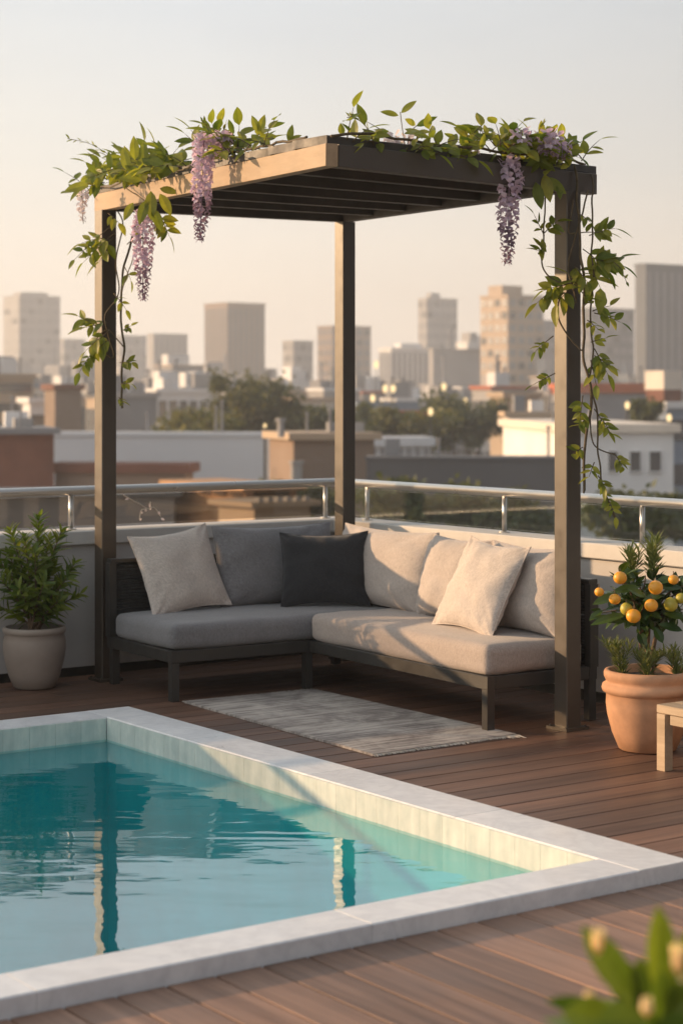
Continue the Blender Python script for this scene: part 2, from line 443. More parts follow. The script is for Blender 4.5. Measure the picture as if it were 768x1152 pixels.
# ------------------------------------------------------------------ light and sky
CA, CB, TANE = .75, .661, .235
Lh = B*CB - A*CA                                     # horizontal travel of the light
ldir = Vector((Lh.x, Lh.y, -TANE)).normalized()
sun = bpy.data.lights.new('sun', 'SUN'); so = bpy.data.objects.new('sun', sun); COL.objects.link(so)
sun.energy = 5.0; sun.angle = R(.5); sun.color = (1.0, .65, .36)
so.rotation_euler = ldir.to_track_quat('-Z', 'Y').to_euler(); so.location = (-20, 10, 12)
W = bpy.data.worlds.new('World'); S.world = W; W.use_nodes = True
wn = W.node_tree; wn.nodes.clear()
wo = wn.nodes.new('ShaderNodeOutputWorld'); bg = wn.nodes.new('ShaderNodeBackground'); wn.links.new(bg.outputs[0], wo.inputs[0])
sky = wn.nodes.new('ShaderNodeTexSky'); sky.sky_type = 'NISHITA'; sky.sun_disc = False
sky.sun_elevation = math.atan(TANE); sd = -ldir
sky.sun_rotation = math.atan2(sd.x, sd.y); sky.altitude = 20; sky.air_density = 1.0; sky.dust_density = 3.0; sky.ozone_density = 1.0
# a milky evening veil over the clear sky: peach at the horizon, pale grey above
tcw = wn.nodes.new('ShaderNodeTexCoord'); sp = wn.nodes.new('ShaderNodeSeparateXYZ'); wn.links.new(tcw.outputs['Generated'], sp.inputs[0])
veil = ramp(wn, sp.outputs[2], [(0.0, (15.0, 12.2, 9.6)), (.05, (11.8, 10.2, 8.5)), (.12, (9.2, 8.9, 8.3)), (.205, (7.9, 8.3, 8.6)), (.27, (11.0, 12.0, 12.8)), (.5, (9.8, 10.6, 11.3)), (1.0, (7.2, 7.8, 8.4))])
# brighter towards the sun, dimmer on the far side of the sky
dt = wn.nodes.new('ShaderNodeVectorMath'); dt.operation = 'DOT_PRODUCT'; wn.links.new(tcw.outputs['Generated'], dt.inputs[0]); dt.inputs[1].default_value = (-Lh.x, -Lh.y, 0)
side = ramp(wn, (lambda mr: (mr.inputs.__getitem__(1).__setattr__('default_value', -1), wn.links.new(dt.outputs['Value'], mr.inputs[0]), mr.outputs[0])[2])(wn.nodes.new('ShaderNodeMapRange')), [(0.0, (.18, .19, .22)), (.3, (.42, .43, .45)), (.5, (.80, .80, .80)), (.65, (1, 1, 1)), (1.0, (1.2, 1.13, 1.0))])
mpw = wn.nodes.new('ShaderNodeMapping'); mpw.inputs['Scale'].default_value = (2.2, 2.2, 11); wn.links.new(tcw.outputs['Generated'], mpw.inputs[0])
streak = ramp(wn, nz(wn, mpw.outputs[0], 1.6, 6, .6, .4), [(.3, (.965, .97, .98)), (.7, (1.035, 1.03, 1.02))])
wn.links.new(mixc(wn, 1.0, mixc(wn, 1.0, mixc(wn, .82, sky.outputs[0], veil), side, 'MULTIPLY'), streak, 'MULTIPLY'), bg.inputs[0])
bg.inputs[1].default_value = .08
S.view_settings.view_transform = 'Standard'; S.view_settings.look = 'None'; S.view_settings.exposure = 0.50; S.view_settings.gamma = 1
S.cycles.use_denoising = True; S.cycles.max_bounces = 10; S.cycles.transparent_max_bounces = 24
S.cycles.volume_bounces = 0; S.cycles.sample_clamp_indirect = 4; S.cycles.caustics_reflective = False; S.cycles.caustics_refractive = False

# ------------------------------------------------------------------ terrace: deck
PV, PW0, PW1 = -2.11, 1.33, 4.915                    # pool outline (outer edge of the coping)
IV, IW0, IW1 = -2.33, 1.53, 4.735                    # inner edge
def board(mb, P, Q, w, h=.025, ch=.003): mb.bar(P, Q, w, h, None, ch)
mb = MB(); bw = .145; gap = .006; r = 0
w = .02
while w < PW1 - .02:
    w1 = min(w+bw, PW1-.004)
    vlo = -9.5
    if w1 > PW0-.002 and w < PW0:                  # the row that meets the back of the pool is ripped to width
        w1 = PW0-.004
    if w >= PW0-.002: vlo = PV+.004
    vv = vlo; first = True
    while vv < -.03:
        ln = random.uniform(1.6, 3.4) if not first else random.uniform(.8, 3.4); first = False
        ve = min(vv+ln, -.03)
        if -.03-ve < .5: ve = -.03
        wc = (w+w1)/2
        board(mb, vw(vv, wc, -.025), vw(ve-.003, wc, -.025), w1-w-gap)
        vv = ve
    w = PW0 if abs(w1-(PW0-.004)) < 1e-6 else w1
tag(mb.build('wood_deck', mt_deck_b), kind='structure')
mb = MB(); v = -9.5
while v < -.05:
    w0 = PW1+.004; first = True; ww = w0
    while ww < 13:
        ln = random.uniform(1.0, 3.6); we = min(ww+ln, 13)
        board(mb, vw(v+bw/2, ww, -.025), vw(v+bw/2, we-.003, -.025), bw-gap)
        ww = we
    v += bw
tag(mb.build('wood_deck_front', mt_deck_a), kind='structure')
mb = MB()                                             # dark void under the boards
def quad(mb, v0, v1, w0, w1, z): mb.add([vw(v0, w0, z), vw(v1, w0, z), vw(v1, w1, z), vw(v0, w1, z)], [(0, 3, 2, 1)])
quad(mb, -9.5, -.02, 0, PW0, -.035); quad(mb, PV, -.02, PW0, PW1, -.035); quad(mb, -9.5, -.02, PW1, 13, -.035)
tag(mb.build('deck_underlay', mt_void), kind='structure')

# ------------------------------------------------------------------ pool
pool = thing('swimming_pool', vw(-5.0, 3.1, 0), 'turquoise rooftop pool framed by a pale marble coping in the wood deck', 'pool')
mb = MB(); zc0, zc1 = -.03, .052
def slab(mb, v0, v1, w0, w1, cv=.001, cw=.004):
    ch = .004
    lo = [vw(v0, w0, zc0), vw(v0, w1, zc0), vw(v1, w1, zc0), vw(v1, w0, zc0)]
    md = [p + Z*(zc1-ch-zc0) for p in lo]
    hi = [vw(v0+cv, w0+cw, zc1), vw(v0+cv, w1-cw, zc1), vw(v1-cv, w1-cw, zc1), vw(v1-cv, w0+cw, zc1)]
    mb.add(lo+md+hi, [(3, 2, 1, 0), (8, 9, 10, 11)] + [(i, (i+1) % 4, (i+1) % 4+4, i+4) for i in range(4)] + [(i+4, (i+1) % 4+4, (i+1) % 4+8, i+8) for i in range(4)])
def row(a, b, n, fn):
    for i in range(n): fn(a+(b-a)*i/n+.0007, a+(b-a)*(i+1)/n-.0007)
row(-9.4, IV, 7, lambda a, b: slab(mb, a, b, PW0, IW0))
row(-9.4, IV, 7, lambda a, b: slab(mb, a, b, IW1, PW1))
row(PW0, PW1, 4, lambda a, b: slab(mb, IV, PV, a, b, .003, .001))
mb.build('coping', mt_stone, pool)
mb = MB(); mbb = MB(); WZ = -.048                     # tiled band then plaster
def tiles(p0, p1, n_in):
    d = (p1-p0); L = d.length; d.normalize(); n = int(L/.125)
    for i in range(n):
        a = p0+d*(L*i/n+.0006); b = p0+d*(L*(i+1)/n-.0006)
        for z0, z1 in ((-.058, .047),):
            mb.hexa([a+Z*z0, b+Z*z0, b+Z*z0+n_in*.006, a+Z*z0+n_in*.006], [a+Z*z1, b+Z*z1, b+Z*z1+n_in*.006, a+Z*z1+n_in*.006])
tiles(vw(IV-.002, IW0+.01), vw(IV-.002, IW1-.01), -B)
tiles(vw(-9.3, IW0+.002), vw(IV-.01, IW0+.002), -A)
tiles(vw(-9.3, IW1-.002), vw(IV-.01, IW1-.002), A)
for p0, p1, n_in in ((vw(IV+.001, IW0), vw(IV+.001, IW1), -B), (vw(-9.3, IW0-.001), vw(IV, IW0-.001), -A), (vw(-9.3, IW1+.001), vw(IV, IW1+.001), A)):
    mb.add([p0-Z*.058, p1-Z*.058, p1+Z*.046, p0+Z*.046], [(0, 1, 2, 3)])
mb.build('tile_band', mt_tile, pool)
q = [vw(-9.4, IW0-.01), vw(IV+.01, IW0-.01), vw(IV+.01, IW1+.01), vw(-9.4, IW1+.01)]
zb = -1.15
mbb.add([p+Z*zb for p in q] + [p+Z*-.034 for p in q], [(i, (i+1) % 4, (i+1) % 4+4, i+4) for i in range(4)])
mbf = MB(); mbf.add([p+Z*zb for p in q], [(0, 1, 2, 3)]); mbf.build('basin_floor', mt_basin, pool)
mbb.build('basin_wall', M_basic('deep_teal_plaster', (.014, .50, .54), .6, .12, 4), pool)
mb = MB()
mb.add([vw(-9.39, IW0-.003, WZ), vw(IV+.003, IW0-.003, WZ), vw(IV+.003, IW1+.003, WZ), vw(-9.39, IW1+.003, WZ)], [(3, 2, 1, 0)])
tag(mb.build('pool_water', mt_water), kind='structure')

# ------------------------------------------------------------------ parapet walls and glass railings
PH = .775
def parapet(name_label, e, out, s0, s1):
    """wall along e from the corner (s0..s1), its terrace face on the corner line, thickness towards out"""
    c = K0 + e*((s0+s1)/2)
    t = thing('parapet_wall', c, name_label, 'wall', 'low terrace walls')
    mb = MB(); mb.box(c+out*.09, e, out, (s1-s0)/2, .09, .045, PH-.075); mb.build('wall', mt_wall, t)
    mb = MB(); mb.box(c+out*.10, e, out, (s1-s0)/2-.003, .082, -.03, .045); mb.build('shadow_gap', mt_void, t)  # recess at the wall foot, its shade painted near black
    mb = MB(); P0 = K0+e*s0+out*.085; n = max(1, round((s1-s0)/1.9))
    for i in range(n):
        a = P0+e*((s1-s0)*i/n+.002)+Z*(PH-.075); b = P0+e*((s1-s0)*(i+1)/n-.002)+Z*(PH-.075)
        mb.bar(a, b, .23, .075, None, .005)
    mb.build('coping', mt_cap, t)
    return t
parapet('low white wall behind the grey side of the sofa', -B, A, -.18, 11.5)
parapet('low cream wall behind the citrus pot and light cushions', -A, B, .001, 12.0)
def railing(label, e, out, posts, ends, glass):
    base = K0+out*.09
    t = thing('glass_railing', base+e*1.0+Z*PH, label, 'railing', 'glass railings on the terrace walls')
    zt = 1.01
    mb = MB()
    pts = [base+e*ends[0]+Z*(zt-.024), base+e*ends[1]+Z*(zt-.024)]
    mb.tube(pts, .024, 14); mb.build('handrail', mt_steel, t, smooth=True)
    ps = sorted(posts)
    for s in ps:
        mb = MB(); c = base+e*s
        mb.tube([c+Z*(PH+.008), c+Z*(zt-.04)], .013, 12); po = mb.build('post', mt_steel, t, smooth=True)
        mb = MB(); mb.tube([c+Z*PH, c+Z*(PH+.008)], .030, 16); mb.build('foot_plate', mt_steel, po)
    ed = [ends[0]+.06] + ps + [ends[1]]
    for a, b in zip(ed, ed[1:]):
        if b-a < .1: continue
        mb = MB(); c = base+e*((a+b)/2)
        mb.box(c, e, out, (b-a)/2-.022, .005, PH+.02, zt-.055); mb.build('glass_panel', glass, t)
    return t
def s_on(e, out, px):
    P = K0+out*.09
    return (on_line(P, P+e, px)-P).dot(e)
railing('steel railing with glass above the wall on the pool plant side', -B, A, [s_on(-B, A, 366), s_on(-B, A, 80), s_on(-B, A, 80)+1.9, s_on(-B, A, 80)+3.8], (-.09, 9.0), mt_smoke)
railing('steel railing with glass above the wall by the citrus pot', -A, B, [s_on(-A, B, 413), s_on(-A, B, 567), s_on(-A, B, 722), s_on(-A, B, 722)+1.1, s_on(-A, B, 722)+2.4], (-.06, 10.0), mt_glass)

# ------------------------------------------------------------------ pergola
pL = Vector((-1.242, 9.98, 2.474)); pR = Vector((1.016, 8.52, 2.415)); pB = Vector((.02, 10.77, 2.486)); pF = Vector((-.052, 7.66, 2.425))
perg = thing('pergola', Vector((-.1, 9.3, 0)), 'dark three-post pergola with a flat board roof over the corner sofa', 'pergola')
flat = lambda p: Vector((p.x, p.y, 0))
ps = .086
for P in (pL, pR, pB):
    mb = MB(); c = flat(P)
    mb.bar(c+Z*.012, flat(P)+Z*(P.z+.002), ps, ps, A, .004) if False else None
    # square hollow-section post with softened arrises
    hx = ps/2; ch = .004
    prof = [(-hx+ch, -hx), (hx-ch, -hx), (hx, -hx+ch), (hx, hx-ch), (hx-ch, hx), (-hx+ch, hx), (-hx, hx-ch), (-hx, -hx+ch)]
    lo = [c+B*a+A*b+Z*.014 for a, b in prof]; hi = [c+B*a+A*b+Z*P.z for a, b in prof]
    mb.add(lo+hi, [tuple(range(8))[::-1], tuple(range(8, 16))]+[(i, (i+1) % 8, (i+1) % 8+8, i+8) for i in range(8)])
    po = mb.build('post', mt_frame, perg)
    mb = MB(); mb.box(c, B, A, .068, .068, .0005, .014)
    for sx in (-1, 1):
        for sy in (-1, 1):
            b0 = c+B*(.055*sx)+A*(.055*sy); mb.tube([b0+Z*.0145, b0+Z*.021], .006, 6)
    mb.build('base_plate', mt_frame, po)
BH, BWD = .092, .055
dLF = (pL-pF).normalized(); dRF = (pR-pF).normalized(); dBR = (pB-pR).normalized(); dBL = (pB-pL).normalized()
mb = MB(); mb.bar(pF-dLF*.028, pL+dLF*.095, BWD, BH, None, .002); mb.build('left_beam', mt_sunlit_beam, perg)
mb = MB(); mb.bar(pF+dRF*.030, pR+dRF*.16, BWD, BH, None, .002); mb.build('beam', mt_frame, perg)
mb = MB(); mb.bar(pR-dBR*-.03, pB+dBR*.03, BWD-.004, BH-.004, None, .002); mb.build('beam', mt_under, perg)
mb = MB(); mb.bar(pL+dBL*.03, pB-dBL*.03, BWD-.004, BH-.004, None, .002); mb.build('beam', mt_under, perg)
def Q(s, t):                                           # s towards the left post, t towards the right post
    return pF*(1-s)*(1-t)+pL*s*(1-t)+pR*(1-s)*t+pB*s*t
for i in range(1, 6):
    s = i/6; mb = MB()
    mb.bar(Q(s, .022)+Z*.012, Q(s, .978)+Z*.012, .045, BH-.016, None, .002); mb.build('rafter', mt_under, perg)
nb = 11
for i in range(nb):
    s0 = .012+(1.03-.012)*i/nb; s1 = .012+(1.03-.012)*(i+1)/nb-.003
    wdt = (Q(s1, 0)-Q(s0, 0)).length; sm = (s0+s1)/2
    ext = random.uniform(.12, .145)
    a = Q(sm, -.012)+Z*(BH+.003); b = Q(sm, 1+ext)+Z*(BH+.003)
    mb = MB(); mb.bar(a, b, wdt, .036, None, .003); mb.build('roof_board', mt_board, perg)

# ------------------------------------------------------------------ sofa
P1 = Vector((.647, 8.41, 0)); A2 = Vector((-.54, .8417, 0)).normalized(); B2 = Vector((A2.y, -A2.x, 0))
P2 = P1 + A2*1.5
def sf(p, q, z=0.0): return P2 - A2*p + B2*q + Z*z
SD, LD, LL = .56, .65, .79                             # right seat depth, left seat depth, left seat length
sofa = thing('corner_sofa', sf(.2, .2), 'grey and greige L-shaped outdoor sofa on a charcoal metal frame', 'sofa')
fz0, fz1 = .19, .250
mb = MB()
def rail(a, b, w=.045, z0=fz0, z1=fz1, m=None): (m or mb).bar(a+Z*z0, b+Z*z0, w, z1-z0, None, .003)
rail(sf(-.0225, -LL), sf(-.0225, SD)); rail(sf(-LD-.05, -LL+.0), sf(-LD-.05, SD+.05))
rail(sf(-LD-.05, -LL+.0225)+A2*-.025, sf(-.047, -LL+.0225))
rail(sf(.001, .0225), sf(1.5, .0225)); rail(sf(-.6, SD+.05), sf(1.5, SD+.05))
rail(sf(1.4775, .047), sf(1.4775, SD+.025))
for k in range(9): rail(sf(.1+.15*k, .047), sf(.1+.15*k, SD+.025), .05, .225, .246)
for k in range(8): rail(sf(-.047, -LL+.15+.16*k), sf(-LD-.025, -LL+.15+.16*k), .05, .225, .246)
mb.build('frame', mt_dark, sofa)
for p, q in ((-.024, -LL+.024), (-.024, .0), (1.476, .0225), (1.476, SD+.05), (-LD-.045, -LL+.03), (-LD-.045, SD+.04)):
    mb = MB(); mb.box(sf(p, q), A2, B2, .020, .020, .001, fz0+.0015); mb.build('leg', mt_dark, sofa)
def weave(a, b, z0, z1):
    """rope-wrapped backrest panel: frame tube round a stack of cords"""
    t = MB(); n = int((z1-z0)/.0145)
    for i in range(n):
        z = z0+.0075+i*.0145
        k = 24; pts = [a+(b-a)*(j/k)+Z*(z+random.uniform(-.0012, .0012)) for j in range(k+1)]
        t.tube(pts, [.0085+random.uniform(-.0008, .0008) for _ in pts], 6)
    o = t.build('woven_panel', mt_rope, sofa, smooth=True)
    f = MB(); f.bar(a+Z*z1, b+Z*z1, .05, .022, None, .003)
    d = (b-a).normalized()
    for e in (a+d*.012, b-d*.012): f.box(e, d, d.cross(Z), .02, .024, fz1-.002, z1)
    f.build('panel_frame', mt_dark, o)
weave(sf(-LD-.05, -LL), sf(-LD-.05, SD+.07), fz1, .63)
weave(sf(-LD-.02, SD+.05), sf(1.5, SD+.05), fz1, .63)
def cushion(p0, p1, q0, q1, z0, z1, mat):
    c = sf((p0+p1)/2, (q0+q1)/2, (z0+z1)/2); h = (abs(p1-p0)/2, abs(q1-q0)/2, (z1-z0)/2)
    m = MB(); m.rbox(c, -A2, B2, Z, h, .035, puff=.014, amp=.0055, freq=4.2, m=22, side_puff=.008)
    o = m.build('seat_cushion', mat, sofa, smooth=True)
    pp = MB()
    for zz in (z0+.016, z1-.012):
        k = .006; cs = [(p0+k, q0+k), (p1-k, q0+k), (p1-k, q1-k), (p0+k, q1-k)]
        pts = []
        for i in range(4):
            a, b = cs[i], cs[(i+1) % 4]
            for j in range(12):
                f = j/12; pts.append((a[0]+(b[0]-a[0])*f, a[1]+(b[1]-a[1])*f))
        # pull the loop in at the corners to follow the rounding
        cc = ((p0+p1)/2, (q0+q1)/2)
        loop = []
        for a in pts:
            dx = min(abs(a[0]-p0), abs(a[0]-p1)); dy = min(abs(a[1]-q0), abs(a[1]-q1))
            loop.append(sf(a[0], a[1], zz))
        pp.tube(loop+[loop[0]], .0035, 5, cap=False)
    return o
cushion(-LD, -.005, -LL+.005, SD, .252, .375, mt_grey)
cushion(.002, 1.495, .0, SD, .252, .385, mt_greige)
def backc(ctr, ex, nrm, w, h, t, lean, mat, seed, name='back_cushion', parent=sofa, roll=0.0, amp=.008, ear=.038, e=3.4, k=.55):
    """cushion standing on its lower edge at ctr, facing nrm, tipped back by lean"""
    up = (Z*math.cos(lean) - nrm*math.sin(lean)); nn = (nrm*math.cos(lean)+Z*math.sin(lean))
    if roll:
        ex, up = ex*math.cos(roll)+up*math.sin(roll), up*math.cos(roll)-ex*math.sin(roll)
    m = MB(); c = ctr + up*(h/2)
    ids = m.pillow(c, ex, up, nn, w, h, t, ear=ear, amp=amp, e=e, k=k, seed=seed)
    n = 34; rim = [ids[(1, i, 0)] for i in range(n)]+[ids[(1, n, j)] for j in range(n)]+[ids[(1, n-i, n)] for i in range(n)]+[ids[(1, 0, n-j)] for j in range(n)]
    pts = [m.v[i].copy() for i in rim]
    o = m.build(name, mat, parent, smooth=True)
    pm = MB(); pm.tube(pts+[pts[0]], .0032, 6, cap=False)
    pm.build('piping', mat, o, smooth=True)
    return o
# left wall: one grey cushion; right wall: three greige ones
backc(sf(-.50, .13, .375), B2, -A2, .74, .44, .17, R(13), mt_grey, 1.0)
backc(sf(-.10, .47, .378), A2, -B2, .88, .43, .17, R(13), mt_back, 2.3)
backc(sf(.60, .42, .388), A2, -B2, .50, .42, .18, R(15), mt_back, 3.1)
backc(sf(1.17, .42, .388), A2, -B2, .64, .42, .18, R(15), mt_back, 4.7)
def scatter(ctr, ex, nrm, w, h, t, lean, mat, seed, label, roll=0.0):
    o = backc(ctr, ex, nrm, w, h, t, lean, mat, seed, 'throw_pillow', None, roll, .008, .070, 2.5, .58)
    return tag(o, label, 'pillow', 'throw pillows on the corner sofa')
scatter(sf(-.43, -.44, .378), B2, -A2, .47, .46, .15, R(24), mt_beige, 5.5, 'beige throw pillow on the grey seat beside the left-hand post', R(7))
yw = (Vector((.02, -1, 0))).normalized()
scatter(at(366, 684, 9.98)+Z*.006, Vector((-yw.y, yw.x, 0)), yw, .47, .41, .15, R(20), mt_charcoal, 6.2, 'charcoal throw pillow in the corner of the sofa', R(1))
scatter(sf(1.03, .20, .388), A2, -B2, .48, .47, .15, R(27), mt_beige, 7.9, 'sunlit beige throw pillow on the greige seat near the right-hand post', R(3))

# ------------------------------------------------------------------ rug
rc = [gr(207, 791), gr(419, 851), gr(580, 828), gr(352, 777)]
mb = MB(); n = 40; th = .010
def rp(s, t): return rc[0]*(1-s)*(1-t)+rc[1]*s*(1-t)+rc[2]*s*t+rc[3]*(1-s)*t
top = {}
for i in range(n+1):
    for j in range(n+1):
        p = rp(i/n, j/n)
        wv = noise.noise(p*3.0)*.0025
        top[(i, j)] = len(mb.v); mb.v.append(p+Z*(th+wv+.001))
for i in range(n):
    for j in range(n): mb.f.append((top[(i, j)], top[(i+1, j)], top[(i+1, j+1)], top[(i, j+1)])); mb.m.append(0)
rim = [(i, 0) for i in range(n)]+[(n, j) for j in range(n)]+[(n-i, n) for i in range(n)]+[(0, n-j) for j in range(n)]
bot = []
for k in rim:
    p = mb.v[top[k]]; bot.append(len(mb.v)); mb.v.append(Vector((p.x, p.y, .001)))
for i in range(len(rim)):
    j = (i+1) % len(rim); mb.f.append((top[rim[j]], top[rim[i]], bot[i], bot[j])); mb.m.append(0)
rug = tag(mb.build('area_rug', mt_rug), 'faded grey and cream woven rug on the deck before the sofa', 'rug')
for s in (0.0, 1.0):
    mb = MB()
    dd = (rc[1]-rc[0]).normalized()*(1 if s else -1)
    for k in range(150):
        t = (k+.5)/150; p = rp(s, t); ln = random.uniform(.012, .024) + (.035*max(0, (t-.86)/.14) if s else 0)
        d2 = dd + Vector((random.uniform(-.5, .5), random.uniform(-.5, .5), 0))*.6
        mb.tube([p+Z*.006, p+d2*ln*.5+Z*random.uniform(.004, .010), p+d2*ln+Z*.003], .0016, 4)
    mb.build('fringe', mt_fringe, rug)

# ------------------------------------------------------------------ wisteria
def rv(a=1.0): return Vector((random.uniform(-a, a), random.uniform(-a, a), random.uniform(-a, a)))
def spray(ml, ms, base, d, L, n, ll, lw, droop=.3, col=None):
    """pinnate leaf: a thin rachis with paired leaflets and one at the tip"""
    pts = []; p = base.copy(); d = d.normalized()
    for i in range(6):
        pts.append(p.copy()); p = p+d*(L/5); d = (d+Vector((0, 0, -droop/5))+rv(.06)).normalized()
    ms.tube(pts, [.0028, .0025, .0022, .0018, .0014, .001], 5)
    pairs = max(1, n//2)
    for i in range(pairs):
        t = .28+.62*i/max(1, pairs); k = t*5; a = int(k); q = pts[a]+(pts[min(5, a+1)]-pts[a])*(k-a)
        ax = (pts[min(5, a+1)]-pts[a]).normalized(); up = (Z*.7+Vector((0, -.7, 0))+rv(.45)).normalized(); sd = ax.cross(up).normalized()
        for sg in (-1, 1):
            if random.random() < .1: continue
            dd = (sd*sg*1.0+ax*.65+rv(.25)).normalized()
            f = random.uniform(.75, 1.1)
            ml.leaf(q, dd, (up+rv(.5)).normalized(), ll*f, lw*f*random.uniform(.85, 1.1), .22, random.uniform(.05, .35), 5, .42)
    ml.leaf(pts[-1], (pts[-1]-pts[-2]+rv(.01)).normalized(), (Z+rv(.4)).normalized(), ll*1.1, lw, .2, .2, 5, .42)
def curve(pts, k=8, wob=0.0):
    pts = [Vector(p) for p in pts]; out = []
    for i in range(len(pts)-1):
        p0 = pts[max(0, i-1)]; p1 = pts[i]; p2 = pts[i+1]; p3 = pts[min(len(pts)-1, i+2)]
        for j in range(k):
            t = j/k
            q = .5*((2*p1)+(p2-p0)*t+(2*p0-5*p1+4*p2-p3)*t*t+(3*p1-p0-3*p2+p3)*t**3)
            if wob: q = q+noise.noise_vector(q*9)*wob
            out.append(q)
    out.append(pts[-1]); return out
def raceme(parent, top, L, wid, mats=(0, 1), n=None, lean=Vector((0, 0, 0)), name='flower_cluster', mats_list=None):
    m = MB(); n = int((n or int(L*330))*.72)
    ax = curve([top, top+Vector((0, 0, -L*.5))+lean*.5, top+Vector((0, 0, -L))+lean], 8)
    m.mi = 1; m.tube(ax, [.0025]*(len(ax)-1)+[.001], 5)
    for i in range(n):
        t = (i+random.random())/n; t = t**1.12
        k = t*(len(ax)-1); a = min(int(k), len(ax)-2); p = ax[a]+(ax[a+1]-ax[a])*(k-a)
        ang = i*2.39996+random.uniform(-.4, .4); out = Vector((math.cos(ang), math.sin(ang), 0))
        env = (1-t)**.55*.95+.16 if t > .12 else .55+t*4
        rr = wid*.5*min(1, env)*random.uniform(.7, 1.05)
        tip = p+out*rr+Vector((0, 0, -.35*rr))
        m.mi = 1; m.tube([p, p+(tip-p)*.75], [.0009, .0007], 3, cap=False)
        m.mi = 0 if t < .6 else 1
        sz = (.034 if t < .5 else .034-.036*(t-.5))*random.uniform(.85, 1.15)
        b = p+(tip-p)*.62
        sdv = out.cross(Z).normalized()
        m.leaf(b, (out+Z*.55+rv(.25)), (out*-.5+Z+rv(.2)), sz, sz*1.0, .25, -.25, 3, .62)
        m.leaf(b, (out*.9-Z*.6+sdv*.35+rv(.2)), (out+Z*.4+rv(.2)), sz*.95, sz*.62, .45, .2, 3, .6)
        if t < .7: m.leaf(b, (out*.9-Z*.6-sdv*.35+rv(.2)), (out+Z*.4+rv(.2)), sz*.95, sz*.62, .45, .2, 3, .6)
    return m.build(name, mats_list or [mt_flower, mt_petal_dark], parent)
# anchor lines: the outer top edges of the left and right beams
nl = (-B)*.0
Ltop = lambda px, dz=0.0, out=.0: on_line(flat(pF), flat(pL), px) + Z*(2.44+dz+.034*0) - B*out
def lbeam(px, dz=0.0, out=0.0):
    p = on_line(flat(pF), flat(pL), px); s = (p-flat(pF)).length/(flat(pL)-flat(pF)).length
    return p + Z*(pF.z+(pL.z-pF.z)*s+BH+dz) - B*out
def rbeam(px, dz=0.0, out=0.0):
    p = on_line(flat(pF), flat(pR), px); s = (p-flat(pF)).length/(flat(pR)-flat(pF)).length
    return p + Z*(pF.z+(pR.z-pF.z)*s+BH+dz) + (-A)*out
VL = thing('wisteria_vine', flat(pL)+Vector((.10, -.10, 0)), 'flowering wisteria climbing the left-hand post and trailing along the left beam', 'vine', 'wisteria vines on the pergola')
ml, ms = MB(), MB()
dL = pL.y-.07
def lp(px, py, d=None): return at(px, py, d or dL)
main = curve([lp(138, 460), lp(136, 440), lp(139, 392), lp(135, 350), lp(140, 300), lp(150, 262), lp(160, 232, dL-.12), lbeam(172, .02, .03)], 10, .012)
ms.tube(main, [.006]*len(main), 7)
m2 = curve([lp(139, 392), lp(122, 372), lp(108, 384), lp(128, 402), lp(118, 360), lp(133, 330), lp(131, 290), lp(138, 250), lp(122, 228)], 8, .01); ms.tube(m2, .0035, 6)
m3 = curve([lbeam(88, .01, .02), lbeam(130, .045, .0), lbeam(180, .05, .03), lbeam(235, .045, .0), lbeam(290, .05, .02), lbeam(345, .05, .0)], 10, .02); ms.tube(m3, .006, 6)
m4 = curve([lbeam(105, .03, .03), lbeam(150, .02, .06), lbeam(215, .03, .04), lbeam(262, .04, .05)], 10, .025); ms.tube(m4, .004, 6)
m5 = curve([lbeam(150, .0, .06), lp(168, 232, 9.3), lp(160, 262, 9.35), lp(146, 300, 9.7), lp(134, 340)], 8, .01); ms.tube(m5, .003, 6)
# dense growth over the left beam
def clump(fn, px, n, dz, spread, ll=.092, L=.16, up=.5, out=.06):
    for _ in range(int(n*1.45)):
        b = fn(px+random.uniform(-spread, spread), dz+random.uniform(-.03, .03), random.uniform(-.03, out))
        d = Vector((random.uniform(-1, 1), random.uniform(-1.0, .25), random.uniform(-.25, .9)+up*.5))
        spray(ml, ms, b, d, L*random.uniform(.6, 1.15), random.choice((3, 5, 5)), ll*random.uniform(.7, 1.05), ll*.50, .5)
for px, n, dz in ((108, 4, .03), (128, 5, .04), (150, 8, .05), (172, 9, .05), (190, 8, .05), (210, 5, .05), (240, 7, .06), (262, 5, .06), (285, 3, .06), (300, 2, .06)):
    clump(lbeam, px, n, dz, 9)
# big upright leaves and hanging sprays seen against the sky
def bigleaf(px, py, d, tx, ty, L, Wd=None):
    b = at(px, py, d); t = at(tx, ty, d-.02); dv = t-b
    ml.leaf(b, dv, Vector((random.uniform(-.4, .4), -1, random.uniform(-.1, .5))), dv.length*L, (Wd or dv.length*.46), .2, .12, 6, .45)
dl = 9.05
for (px, py, tx, ty) in ((152, 180, 151, 155), (163, 185, 161, 160), (145, 193, 138, 168), (160, 198, 142, 187), (160, 203, 136, 199), (175, 200, 200, 180), (185, 182, 178, 160),
                         (170, 215, 170, 245), (180, 218, 192, 240), (165, 225, 157, 250), (172, 235, 182, 258), (125, 190, 122, 172), (108, 195, 98, 183), (100, 208, 75, 213), (180, 212, 199, 216), (150, 228, 140, 246), (196, 192, 215, 183), (205, 195, 190, 175)):
    bigleaf(px, py, dl-.0*px, tx, ty, 1.08)
for (px, py, tx, ty) in ((292, 150, 284, 132), (291, 150, 297, 131), (325, 160, 328, 142), (324, 160, 337, 152), (300, 158, 292, 148), (262, 150, 258, 136)):
    bigleaf(px, py, 8.2, tx, ty, 1.1)
def tspray(px, py, d, tx, ty, n, ll, droop=.2):
    b = at(px, py, d); t = at(tx, ty, d-.03); dv = t-b
    spray(ml, ms, b, dv, dv.length*.8, n+2, ll*1.08, ll*.54, droop)
